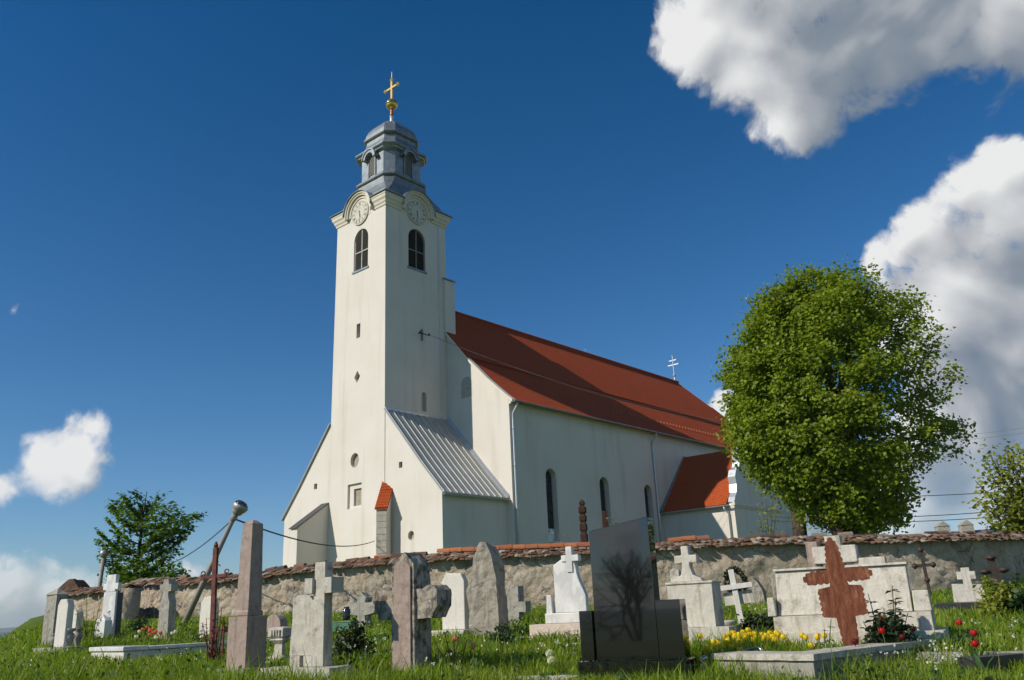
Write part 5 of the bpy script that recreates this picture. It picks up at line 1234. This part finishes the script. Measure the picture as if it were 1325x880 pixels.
    for x in (-1.3, .35):
        mb = MB(); w = .42; mb.box(x-w, x+w, 2.4, 3.2, hz-.6, hz+.45); mb.loft([[(x-w-.04, 2.36, hz+.45), (x+w+.04, 2.36, hz+.45), (x+w+.04, 3.24, hz+.45), (x-w-.04, 3.24, hz+.45)], [(x-.04, 2.36, hz+.80), (x+.04, 2.36, hz+.80), (x+.04, 3.24, hz+.80), (x-.04, 3.24, hz+.80)]]); mb.build('chimney', M['conc_grey'], rf)
build_poles()

# ------------------------------------------------------------------ trees
def leaf_faces(C, sizes, nrm_bias, rg, aspect=.75):
    """one folded-diamond quad per centre"""
    n = len(C); U = rg.normal(size=(n, 3)); N_ = nrm_bias + rg.normal(size=(n, 3))*.75
    N_ /= np.linalg.norm(N_, axis=1)[:, None]; U -= (U*N_).sum(1)[:, None]*N_; U /= np.linalg.norm(U, axis=1)[:, None]; Vv = np.cross(N_, U)
    s = sizes[:, None]
    P = np.stack([C-U*s*.5, C+Vv*s*.5*aspect-U*s*.08+N_*s*.10, C+U*s*.55-N_*s*.06, C-Vv*s*.5*aspect-U*s*.08+N_*s*.10], 1).reshape(-1, 3)
    return P, np.arange(n*4).reshape(-1, 4)
def curve_pts(a, b, bend, n=6):
    a, b = np.array(a, float), np.array(b, float); return [tuple(a+(b-a)*t+np.array(bend)*4*t*(1-t)) for t in np.linspace(0, 1, n)]
def linden():
    M = MAT; rg = np.random.default_rng(5)
    D = 33.0; base = at_depth(1106, 700, D); base[2] = ground_z(base[0], base[1]); C0 = at_depth(1087, 512, D); s = mpp(C0)
    rx, rz = 139*s, 172*s; ry = rx*.95
    root = empty('linden_tree', base, 0, 'big round-crowned linden tree with bright green leaves right of the church', 'tree')
    c = C0-base
    # clumps in the crown volume, denser towards the shell
    cl = []
    while len(cl) < 2150:
        v = rg.normal(size=3); v /= np.linalg.norm(v); rr = rg.uniform(.28, 1)**.42
        lump = 1+.055*mnoise.fractal(Vector(tuple(v*2.1))+Vector((4, 1, 2)), 1, 2, 3) + .015*rg.normal()
        p = v*rr*lump
        if p[2] < -.55: p[:2] *= 1-(-.55-p[2])*.75
        if p[0] > .15 and p[2] < .45 and rg.random() < .45+.40*min(1, p[0]): continue      # thinner on the far right
        if mnoise.noise(Vector(tuple(p*3.2))+Vector((9, 2, 5))) < (-.30 if p[0] > 0 else -.45): continue
        cl.append(c+p*np.array([rx, ry, rz]))
        if p[0] < .1 and rr > .8: cl.append(c+p*np.array([rx, ry, rz])*.985+rg.normal(size=3)*.12)
    # left low lobe
    for _ in range(130):
        v = rg.normal(size=3); v /= np.linalg.norm(v); lo = at_depth(985, 553, D-.5)-base; cl.append(lo+v*rg.uniform(.3, 1)**.5*np.array([1.3, 1.6, 1.6]))
    for _ in range(120):
        v = rg.normal(size=3); v /= np.linalg.norm(v); lo = at_depth(1108, 655, D-.4)-base; cl.append(lo+v*rg.uniform(.3, 1)**.5*np.array([2.1, 1.6, .95]))
    cl = np.array(cl); out = (cl-c)/np.array([rx, ry, rz]); out /= np.linalg.norm(out, axis=1)[:, None]+1e-6
    CC = []; NB = []
    for p, o in zip(cl, out):
        n = int(rg.integers(44, 70)); q = rg.normal(size=(n, 3))*np.array([.22, .22, .14]); t = rg.uniform(-.3, .28, size=(n, 1)); CC.append(p+q+o*t-np.array([0, 0, .22])*t*t)
        NB.append(np.tile(o*.55+np.array([0, 0, .8])+SUN*.25, (n, 1)))
    CC = np.concatenate(CC); NB = np.concatenate(NB); P, F = leaf_faces(CC, rg.uniform(.09, .175, len(CC)), NB, rg, .9)
    raw_mesh('crown', P, F, M['linden'], root)
    tk = MB(); h1 = c[2]-rz*.78
    tk.tube([(0, 0, -.3), (.05, 0, h1*.5), (0, .1, h1), (.1, .1, c[2]-rz*.3), (.05, .1, c[2]+rz*.25), (.15, .1, c[2]+rz*.6)], [.48, .40, .36, .27, .16, .05], 12)
    ends = cl[rg.choice(len(cl), 90, replace=False)]
    hubs = []
    for k in range(11):
        az = k*2.4; e = c+np.array([math.cos(az)*rx*.55, math.sin(az)*ry*.55, rz*(-.35+.11*k)]); st = np.array([.02, .08, h1+(c[2]-h1)*(.05+.07*k)])
        pts = curve_pts(st, e, (0, 0, .35), 7); tk.tube(pts, list(np.linspace(.19, .05, 7)), 7); hubs += [np.array(p) for p in pts[3:]]
    tk.tube(curve_pts((-.1, -.1, h1*.35), (-1.6, -.5, h1+1.0), (-.1, 0, -.15), 6), [.30, .27, .22, .18, .13, .08], 8)
    H_ = np.array(hubs)
    for e in ends:
        k = np.argmin(np.linalg.norm(H_-e, axis=1)); tk.tube(curve_pts(H_[k], e, (0, 0, .12), 5), [.05, .04, .03, .022, .012], 5)
    tk.build('trunk', M['bark'], root, True)
    # second trunk at the left, its crown merging with the linden's lower left
    p = at_depth(1033, 700, 36.5); b = np.array([p[0], p[1], ground_z(p[0], p[1])]); t = at_depth(1026, 618, 36.5)
    r2 = empty('tree', b, 0, 'slimmer grey-trunked tree left of the linden, its small crown under the big one', 'tree')
    d = t-b; MB().tube([(0, 0, -.3), tuple(d*.55+np.array([.04, 0, 0])), tuple(d)], [.33, .29, .22], 10).build('trunk', M['bark'], r2, True)
    CC = []
    for _ in range(90):
        v = rg.normal(size=3); v /= np.linalg.norm(v); q = d+np.array([.2, 0, 1.5])+v*rg.uniform(.2, 1)**.5*np.array([1.9, 1.8, 1.25]); CC.append(q+rg.normal(size=(44, 3))*.22)
    CC = np.concatenate(CC); P, F = leaf_faces(CC, rg.uniform(.085, .165, len(CC)), np.tile(np.array([-.2, -.2, 1.]), (len(CC), 1)), rg, .85); raw_mesh('crown', P, F, M['linden'], r2)
linden()
def beech():
    M = MAT; rg = np.random.default_rng(8); D = 31.0
    base = at_depth(172, 758, D); base[2] = ground_z(base[0], base[1]); b1 = at_depth(172, 752, D); top = at_depth(190, 636, D)
    root = empty('beech_tree', base, 0, 'young beech tree with layered branches behind the wall at the left', 'tree')
    tk = MB(); bt = b1-base; tp = top-base
    stem = [np.array([0, 0, -.3]), bt*.8, bt+(tp-bt)*.35+np.array([.05, 0, 0]), bt+(tp-bt)*.7, tp]; tk.tube([tuple(p) for p in stem], [.11, .09, .065, .04, .012], 8)
    s = mpp(top); CC = []; NB = []
    tips = []
    for (x, y) in ((127, 687), (131, 700), (140, 672), (143, 655), (150, 648), (160, 641), (175, 636), (205, 640), (222, 652), (232, 662), (240, 670), (256, 665), (247, 682), (236, 696), (226, 712), (212, 722), (150, 690), (137, 722), (150, 725), (165, 705), (199, 690), (184, 660), (215, 680), (172, 668), (205, 705), (232, 738), (150, 740), (178, 725), (190, 740), (225, 730), (160, 735), (205, 742)):
        dd = D+rg.uniform(-1.3, 1.3); e = at_depth(x, y, dd)-base
        f = np.clip((e[2]-bt[2])/(tp[2]-bt[2])-.28, .0, .85); st = bt+(tp-bt)*f
        n = 14; pts = curve_pts(st, e, (0, 0, -.12), n); tk.tube(pts, list(np.linspace(.03, .006, n)), 5)
        pts = np.array(pts); tips.append(e); dirn = (e-st); L_ = np.linalg.norm(dirn); dirn = dirn/L_; sd = np.cross(dirn, [0, 0, 1]); sd /= np.linalg.norm(sd)
        for q in np.linspace(.25, 1.03, int(10+16*L_)):
            p = st+(e-st)*q+np.array([0, 0, -.48])*q*(1-q); wd = .42*(1-.55*q)*min(1, L_)
            for _ in range(6):
                CC.append(p+sd*rg.normal()*wd+dirn*rg.normal()*.07+np.array([0, 0, rg.normal()*.035-.03])); NB.append([0, 0, 1.6])
    CC = np.array(CC); P, F = leaf_faces(CC, rg.uniform(.11, .21, len(CC)), np.array(NB), rg, .6); raw_mesh('crown', P, F, M['beech'], root)
    tk.build('trunk', M['bark'], root, True)
beech()
def loose_tree(name, label, px, D, tips, mat, size, per, seed, trunk_r, spread=.22, cat='tree', foot_y=None, every=.16):
    rg = np.random.default_rng(seed); M = MAT
    base = at_depth(px, foot_y or 700, D); base[2] = ground_z(base[0], base[1]); root = empty(name, base, 0, label, cat)
    tk = MB(); CC = []; st0 = np.zeros(3); hi = max((at_depth(x, y, D)-base)[2] for x, y in tips)
    for (x, y) in tips:
        e = at_depth(x, y, D+rg.uniform(-.05, .05)*hi)-base; st = np.array([e[0]*.12, e[1]*.12, max(-.1, e[2]*rg.uniform(.25, .55))])
        n = 9; pts = curve_pts(st, e, (0, 0, -.06*hi*.3), n); tk.tube(pts, list(np.linspace(trunk_r*.35, trunk_r*.08, n)), 5)
        L_ = np.linalg.norm(e-st)
        for q in np.arange(.25, 1.05, every/max(L_, .3)):
            p = np.array(pts[min(n-1, int(q*(n-1)))]); CC.append(p+rg.normal(size=(per, 3))*spread)
    tk.tube([(0, 0, -.2), (0, 0, hi*.3), (.02*hi, 0, hi*.55)], [trunk_r, trunk_r*.75, trunk_r*.4], 8); tk.build('trunk' if cat == 'tree' else 'stem', M['bark'], root, True)
    CC = np.concatenate(CC); P, F = leaf_faces(CC, rg.uniform(size*.6, size*1.2, len(CC)), np.tile(np.array([-.2, -.3, .9]), (len(CC), 1)), rg, .7); raw_mesh('crown' if cat == 'tree' else 'foliage', P, F, M[mat], root); return root
loose_tree('tree', 'sparse olive-green tree cut by the right edge of the picture', 1345, 27, [(1262, 622), (1272, 600), (1268, 648), (1280, 585), (1290, 598), (1300, 578), (1285, 640), (1300, 620), (1310, 600), (1318, 582), (1300, 660), (1288, 668), (1320, 640), (1330, 610), (1340, 580), (1325, 670), (1310, 680), (1340, 650), (1360, 600), (1370, 640), (1390, 590), (1280, 655), (1350, 620), (1330, 655), (1315, 655)], 'olive', .17, 13, 21, .13, .22)
loose_tree('shrub', 'light green shrub just showing over the wall below the right-hand tree', 1293, 34, [(1275, 686), (1282, 680), (1292, 677), (1302, 680), (1310, 686), (1296, 688)], 'olive', .18, 10, 22, .05, .2, 'shrub')
loose_tree('sapling', 'thin leafy sapling behind the wall in front of the porch gable', 994, 30, [(990, 630), (985, 645), (1000, 640), (978, 655), (1006, 652), (983, 670), (1003, 668), (979, 682), (1010, 684), (992, 660), (988, 690), (1004, 690)], 'olive', .13, 3, 23, .04, .12, 'sapling', every=.3)
loose_tree('shoots', 'few small leafy shoots behind the wall below the first nave window', 716, 24.6, [(711, 686), (716, 681), (721, 688), (726, 684), (707, 694)], 'olive', .07, 3, 24, .012, .05, 'shoots', every=.25)
loose_tree('shoots', 'tiny yellow-green sprig behind the wall above the granite monument', 787, 24.6, [(784, 664), (788, 660), (792, 668), (796, 671)], 'olive', .07, 3, 25, .012, .05, 'shoots', every=.25)
# bare tree behind the viewer, mirrored in the granite
def bare_tree():
    rg = np.random.default_rng(3); p = np.array([-38.2, -39.6, 0]); p[2] = ground_z(p[0], p[1])
    root = empty('bare_tree', p, 0, 'leafless spreading tree seen only mirrored in the black granite', 'tree'); tk = MB()
    def grow(a, d, L, r, k):
        b = a+d*L; mid = a+d*L*.5+rg.normal(size=3)*L*.06; tk.tube([tuple(a), tuple(mid), tuple(b)], [r, r*.85, r*.7], 6 if k > 2 else 4)
        if k == 0: return
        for _ in range(2 if k < 3 else 3):
            nd = d+rg.normal(size=3)*.55+np.array([0, 0, .12]); nd /= np.linalg.norm(nd); grow(b, nd, L*rg.uniform(.68, .85), r*.62, k-1)
    grow(np.array([0, 0, -.2]), np.array([.05, .05, 1.]), 3.1, .30, 7); tk.build('branches', MAT['bark'], root)
bare_tree()

# ------------------------------------------------------------------ flowers and plants
def make_tulip(color, name='tulip', seed=1):
    rg_ = random.Random(seed); root = empty(name, (0, 0, 0), 0)
    MB().tube([(0, 0, -.03), (.004, 0, .15), (.012, .004, .33)], [.006, .005, .005], 5).build('stem', MAT['tulipleaf'], root, True)
    lf = MB()
    for k in range(3):
        a = k*2.2+rg_.random(); c, s = math.cos(a), math.sin(a); P = []
        for t in np.linspace(0, 1, 6):
            rad = .02+.11*t*t; z = .30*t-.10*t*t*(.6+rg_.random()*.3); w = .028*math.sin(math.pi*min(1, t*.9+.12))+.002
            P.append(((rad*c-w*s, rad*s+w*c, z+.01), (rad*c, rad*s, z), (rad*c+w*s, rad*s-w*c, z+.01)))
        vs = [p for row in P for p in row]; fs = []
        for i in range(5): fs += [(i*3, i*3+1, i*3+4, i*3+3), (i*3+1, i*3+2, i*3+5, i*3+4)]
        lf.add(vs, fs)
    lf.build('leaf', MAT['tulipleaf'], root, True)
    bl = MB()
    for k in range(6):
        a0 = k*math.pi/3; off = .0 if k % 2 else .004; P = []
        for t, rad, w in ((0, .006, .006), (.2, .024, .017), (.5, .031, .023), (.8, .028, .017), (1, .019, .003)):
            row = []
            for q in (-1, 0, 1):
                aa = a0+q*w/max(rad, .012)*.9; rr = rad+off-(.003 if q else 0); row.append((.012+rr*math.cos(aa), .004+rr*math.sin(aa), .325+.072*t))
            P.append(row)
        vs = [p for row in P for p in row]; fs = []
        for i in range(4): fs += [(i*3, i*3+1, i*3+4, i*3+3), (i*3+1, i*3+2, i*3+5, i*3+4)]
        bl.add(vs, fs)
    bl.build('bloom', MAT[color], root, True)
    return root
def plant_tulips(color, spots, label, group, drop, base_h=.39, scale=1.0):
    proto = make_tulip(color); rg_ = random.Random(hash(color) % 97 if False else len(color))
    for i, (x, y) in enumerate(spots):
        p = G(x, y+drop+rg_.uniform(-2, 2)); z = mpp(p); o = proto if i == 0 else copy_tree(proto)
        hgt = max(.12, at_depth(x, y, p[1])[2]-p[2]+.03)
        k = min(1.35, max(.8, hgt/base_h)); p[2] = min(p[2], p[2]+hgt-base_h*k); o.location = tuple(p); o.scale = (k*1.3, k*1.3, k*1.08); o.rotation_euler = (rg_.uniform(-.08, .08), rg_.uniform(-.08, .08), rg_.uniform(0, 6.2))
        tag(o, label, 'tulip', group)
Z7 = lambda L_: [(700+x/3.666, 640+y/3.666) for x, y in L_]
Z8 = lambda L_: [(980+x/3.667, 640+y/3.667) for x, y in L_]
Z4 = lambda L_: [(x/3.144, 600+y/3.144) for x, y in L_]
plant_tulips('yellow', Z7([(760, 683), (757, 772), (905, 675), (918, 668), (935, 680), (895, 717), (930, 720), (855, 717), (828, 710), (812, 745), (940, 708), (960, 750), (962, 770), (990, 653), (975, 680), (995, 675), (1057, 676), (1082, 680), (1075, 700), (1112, 668), (1138, 675), (1120, 700), (1097, 690), (950, 675)]) + Z8([(110, 675), (155, 718), (225, 680), (250, 690), (290, 683), (340, 682), (285, 690), (270, 730), (343, 757), (606, 650)]) + Z7([(885, 688), (902, 705), (922, 690), (946, 690), (965, 664), (984, 690), (1005, 700), (1020, 672), (1040, 690), (1068, 692), (1098, 668), (1125, 684), (1150, 688), (870, 735), (915, 735), (845, 738)]),
             'yellow tulip in the bed between the black granite and the rust-red cross', 'yellow tulips in the bed', 20)
plant_tulips('red', Z8([(612, 605), (622, 600), (632, 657)]), 'red tulip among dark leafy stems right of the rust-red cross', 'red tulips by the tomb step', 38)
plant_tulips('red', Z8([(985, 620), (1055, 672), (1080, 720)]), 'long-stemmed red tulip in the grass near the right edge', 'red tulips at the right edge', 38)
plant_tulips('darkred', Z8([(760, 650), (680, 640), (655, 632), (475, 712), (715, 690), (745, 640)]), 'dark maroon tulip in front of the white tomb steps', 'maroon tulips', 30)
plant_tulips('peach', Z4([(575, 680), (590, 673), (598, 688), (610, 680), (618, 695), (628, 690), (636, 684), (645, 695), (640, 710), (655, 690), (622, 678), (606, 703)]), 'peach-coloured tulip in the marble curbed bed at the left', 'peach tulips in the curbed bed', 10)
plant_tulips('whitef', Z4([(560, 690), (552, 712), (700, 697), (712, 690), (630, 715)]), 'white tulip in the marble curbed bed at the left', 'white tulips in the curbed bed', 10)
plant_tulips('pinkf', [(587, 830), (612, 839)], 'pinkish tulip in tall grass between the lichened cross and the rough rock', 'pink tulips by the lichened cross', 30)

def bush(name, label, px, py, w, h, mat, size, n, seed, cat='bush'):
    """leafy mound: foot at photo (px, py), w x h photo px"""
    rg = np.random.default_rng(seed); p = G(px, py); z = mpp(p); root = empty(name, p, 0, label, cat)
    A, H_ = w*z/2, h*z; CC = []; st = MB(); NBs = []
    for k in range(max(8, n//26)):
        v = rg.normal(size=3); v /= np.linalg.norm(v); v[2] = abs(v[2]); q = v*rg.uniform(.45, 1)*np.array([A, A*.8, H_]); m_ = 26
        CC.append(q+rg.normal(size=(m_, 3))*np.array([A*.16, A*.16, H_*.10])); NBs.append(np.tile(v*.7+np.array([0, 0, .6]), (m_, 1)))
        st.tube(curve_pts((0, 0, -.05), q, (0, 0, .03), 4), [.008, .006, .005, .003], 4)
    st.build('stem', MAT['bark'], root); CC = np.concatenate(CC); CC[:, 2] = np.maximum(CC[:, 2], .01); P, F = leaf_faces(CC, rg.uniform(size*.6, size*1.3, len(CC)), np.concatenate(NBs), rg, .7)
    raw_mesh('foliage', P, F, MAT[mat], root); return root
bush('bush', 'dark green bush between the slab monument and the lichened cross', 457, 852, 52, 50, 'darkleaf', .055, 1100, 41)
bush('bush', 'small dark ivy clump at the foot of the rough rock', 652, 838, 44, 26, 'bushleaf', .045, 700, 42)
bush('bush', 'dark leafy clump behind the yellow tulips below the leaning wooden cross', 985, 828, 62, 34, 'darkleaf', .06, 1000, 43)
bush('bush', 'low dark clump right of the planter bowl behind the tulip bed', 1000, 812, 40, 26, 'bushleaf', .05, 500, 47)
bush('bush', 'light green shrub below the black cross at the right edge of the wall', 1300, 800, 62, 58, 'olive', .075, 1000, 44)
bush('bush', 'green growth beside the shaded right-hand wall end', 1330, 800, 60, 50, 'bushleaf', .08, 900, 48)
bush('bush', 'low green growth along the wall left of the slim cross headstone', 178, 822, 36, 22, 'bushleaf', .06, 500, 45)
bush('bush', 'leafy clump under the maroon tulips right of the rust-red cross', 1155, 852, 80, 52, 'darkleaf', .06, 1500, 46)
bush('bush', 'green clump with red tulips near the lower right curb', 1262, 850, 50, 34, 'bushleaf', .05, 700, 49)
def stems(name, label, foot_px, tips, mat, size, seed, whorl=5, step=.10, cat='plant', leafL=1.0, droop=.25, stem_m='tulipleaf'):
    """stalks with narrow leaves set in whorls"""
    rg = np.random.default_rng(seed); p = G(*foot_px); root = empty(name, p, 0, label, cat); st = MB(); lf = MB()
    for (x, y) in tips:
        e = at_depth(x, y, p[1]+rg.uniform(-.1, .1))-p; b = np.array([e[0]*.35+rg.uniform(-.04, .04), rg.uniform(-.04, .04), -.05]); pts = curve_pts(b, e, (0, 0, .02), 8); st.tube(pts, list(np.linspace(.010, .004, 8)), 5)
        L_ = np.linalg.norm(e-b)
        for q in np.arange(.2, 1.01, step/L_):
            c = b+(e-b)*q; ph = rg.uniform(0, 6.28)
            for k in range(whorl):
                a = ph+k*6.283/whorl; d = np.array([math.cos(a), math.sin(a), rg.uniform(-.1, .45)]); l = size*rg.uniform(.7, 1.25)*(1.15-.5*q); sd = np.cross(d, [0, 0, 1]); sd /= np.linalg.norm(sd); w_ = l*.16*leafL
                m_ = c+d*l*.5; t_ = c+d*l-np.array([0, 0, droop*l])
                lf.add([tuple(c), tuple(m_+sd*w_), tuple(t_), tuple(m_-sd*w_)], [(0, 1, 2, 3)])
    st.build('stem', MAT[stem_m], root, True); lf.build('foliage', MAT[mat], root); return root
stems('leafy_plant', 'tall dark leafy stalks rising in front of the white tomb, right of the rust-red cross', (1150, 852), Z8([(525, 470), (640, 432), (655, 490), (600, 540), (715, 560), (560, 580), (690, 600), (500, 600), (740, 620)]), 'darkleaf', .15, 51)
stems('leafy_plant', 'slender dark stalk with few leaves left of the rust-red cross', (1064, 850), Z8([(350, 590), (318, 640), (290, 660)]), 'bushleaf', .08, 52, 4, .14)
stems('rose_bush', 'thin reddish rose stems in the grass right of the lichened cross', (590, 868), [(575, 818), (586, 824), (604, 828), (566, 838), (612, 846), (598, 850)], 'purple', .07, 53, 3, .09, 'rose bush', 1.8, .1, 'rediron')
stems('climbing_plant', 'purple-leaved climber on the rusty iron cross beside the obelisk', (276, 862), [(284, 772), (287, 786), (267, 800), (262, 806), (290, 798), (278, 770), (283, 812)], 'purple', .075, 54, 3, .09, 'climber', 2.2, .1, 'rediron')
stems('climbing_plant', 'pale green shoots climbing the wall stub at the far left', (116, 830), [(112, 772), (105, 782), (122, 790), (131, 776), (99, 790), (127, 800), (108, 798)], 'olive', .10, 55, 3, .12, 'climber', 2.0, .2)
stems('leafy_plant', 'small purple-leaved plant left of the black granite base', (742, 842), [(736, 816), (744, 814), (730, 820), (748, 820)], 'purple', .06, 56, 4, .06, 'plant', 2.0)
stems('leafy_plant', 'purple-leaved plant on the marble curb left of the iron cross', (262, 838), [(256, 812), (262, 806), (268, 812), (251, 818)], 'purple', .07, 57, 4, .06, 'plant', 2.2)
def dandelion(x, y, drop, label):
    p = G(x, y+drop); h = at_depth(x, y, p[1])[2]-p[2]; root = empty('dandelion', p, 0, label, 'dandelion')
    MB().tube([(0, 0, -.02), (0, 0, h)], .004, 5).build('stem', MAT['tulipleaf'], root); mb = MB(); rr = random.Random(3)
    for _ in range(160):
        v = Vector((rr.gauss(0, 1), rr.gauss(0, 1), rr.gauss(0, 1))).normalized(); u = v.orthogonal().normalized()*.005; c = Vector((0, 0, h)); mb.add([c+v*.012-u*.2, c+v*.045-u, c+v*.045+u], [(0, 1, 2)])
    mb.build('seed_head', MAT['whitef'], root)
dandelion(712, 845, 22, 'white dandelion seed head left of the black granite, upper of two'); dandelion(714, 854, 18, 'white dandelion seed head left of the black granite, lower of two')

# ------------------------------------------------------------------ grass
def inside_foot(X, Y):
    m_ = np.zeros(len(X), bool)
    for fx, fy, a, x0, x1, y0, y1 in FOOT:
        c, s = math.cos(-a), math.sin(-a); dx, dy = X-fx, Y-fy; lx, ly = dx*c-dy*s, dx*s+dy*c; m_ |= (lx > x0-.02) & (lx < x1+.02) & (ly > y0-.01) & (ly < y1+.02)
    return m_
def grass():
    rg = np.random.default_rng(77); XS, YS, HS = [], [], []
    for y0, y1, dens in ((5.8, 9, 1050), (9, 12, 800), (12, 16, 430), (16, 25, 200)):
        n = int((y1-y0)*((y0+y1)*.5*1.36+1)*dens); y = rg.uniform(y0, y1, n); x = rg.uniform(-1, 1, n)*(.67*y+.5); XS.append(x); YS.append(y)
    X = np.concatenate(XS); Y = np.concatenate(YS); k = ~inside_foot(X, Y); X, Y = X[k], Y[k]
    nz = np.array([mnoise.fractal(Vector((a*.55, b*.55, 8)), 1, 2, 3) for a, b in zip(X, Y)]); nz2 = np.array([mnoise.noise(Vector((a*1.9, b*1.9, 2))) for a, b in zip(X, Y)])
    keep = (nz2 > -.45) | (rg.random(len(X)) < .4); X, Y, nz, nz2 = X[keep], Y[keep], nz[keep], nz2[keep]
    n = len(X); H = (.12+.10*nz+.05*nz2)*np.where(Y < 9, .85, np.where(Y < 11, 1.1, 1.0))*rg.uniform(.55, 1.35, n); H = np.clip(H, .04, .36); H *= np.where(Y > 14, .9, 1.0); H[rg.random(n) < .04] *= 1.7; tall = (np.array([mnoise.noise(Vector((a*.9+5, b*.9, 14))) for a, b in zip(X, Y)]) > .22) & (Y < 11); H[tall] *= 1.45
    Zg = np.array([ground_z(a, b)+.035*mnoise.fractal(Vector((a*.8, b*.8, 3)), 1, 2, 3) for a, b in zip(X, Y)])
    az = rg.uniform(0, 2*math.pi, n); lean = rg.uniform(.1, .75, n)*H; dx, dy = np.cos(az)*lean, np.sin(az)*lean; wd = rg.uniform(.004, .008, n)*np.clip(Y/9, .9, 1.9)
    fa = rg.uniform(0, math.pi, n); sx, sy = np.cos(fa)*wd, np.sin(fa)*wd
    def lvl(t, w): 
        cx_, cy_, cz_ = X+dx*t*t, Y+dy*t*t, Zg-.02+(H+.02)*(t-.18*t*t*lean/H); return np.stack([cx_-sx*w, cy_-sy*w, cz_], 1), np.stack([cx_+sx*w, cy_+sy*w, cz_], 1)
    P = []
    for t, w in ((0, 1), (.5, .8), (1, .12)): P += list(lvl(t, w))
    V = np.stack(P, 1).reshape(-1, 3); b = np.arange(n)[:, None]*6
    F = np.concatenate([b+np.array([[0, 1, 3, 2]]), b+np.array([[2, 3, 5, 4]])], 0)
    o = raw_mesh('grass', V, F, MAT['grass']); tag(o, 'bright green unmown grass covering the graveyard', 'grass', kind='stuff')
    # low broad-leaved weeds
    m_ = 16000; y = rg.uniform(6, 22, m_); x = rg.uniform(-1, 1, m_)*(.67*y); k = ~inside_foot(x, y); x, y = x[k], y[k]
    nz = np.array([mnoise.fractal(Vector((a*.8, b*.8, 31)), 1, 2, 3) for a, b in zip(x, y)]); k = nz > .02; x, y = x[k], y[k]
    z = np.array([ground_z(a, b) for a, b in zip(x, y)])+rg.uniform(.02, .16, len(x)); P, F = leaf_faces(np.stack([x, y, z], 1), rg.uniform(.03, .08, len(x)), np.tile(np.array([0, -.3, .9]), (len(x), 1)), rg, .6)
    o = raw_mesh('weeds', P, F, MAT['bushleaf']); tag(o, 'low broad-leaved weeds among the grass', 'weeds', kind='stuff')
    # tiny white wildflowers in loose drifts
    C = []
    for (x0, x1, y0, y1, q) in ((430, 500, 790, 850, 70), (540, 600, 830, 870, 20), (200, 420, 835, 875, 30), (690, 745, 800, 850, 25), (1200, 1260, 838, 872, 30), (960, 1010, 790, 815, 40), (600, 700, 800, 850, 25), (1240, 1320, 800, 850, 30), (1120, 1200, 840, 866, 12), (20, 110, 845, 875, 12)):
        for _ in range(q):
            a = G(rg.uniform(x0, x1), rg.uniform(y0, y1)+10); C.append(a+np.array([0, 0, rg.uniform(.08, .24)]))
    C = np.array(C); n = len(C); rep = np.repeat(C, 4, 0)+rg.normal(size=(n*4, 3))*.010; P, F = leaf_faces(rep, rg.uniform(.014, .028, n*4), np.tile(np.array([0, -.8, .6]), (n*4, 1)), rg, .9)
    o = raw_mesh('wildflowers', P, F, MAT['whitef']); tag(o, 'tiny white wildflowers scattered in the grass', 'wildflowers', kind='stuff')
grass()
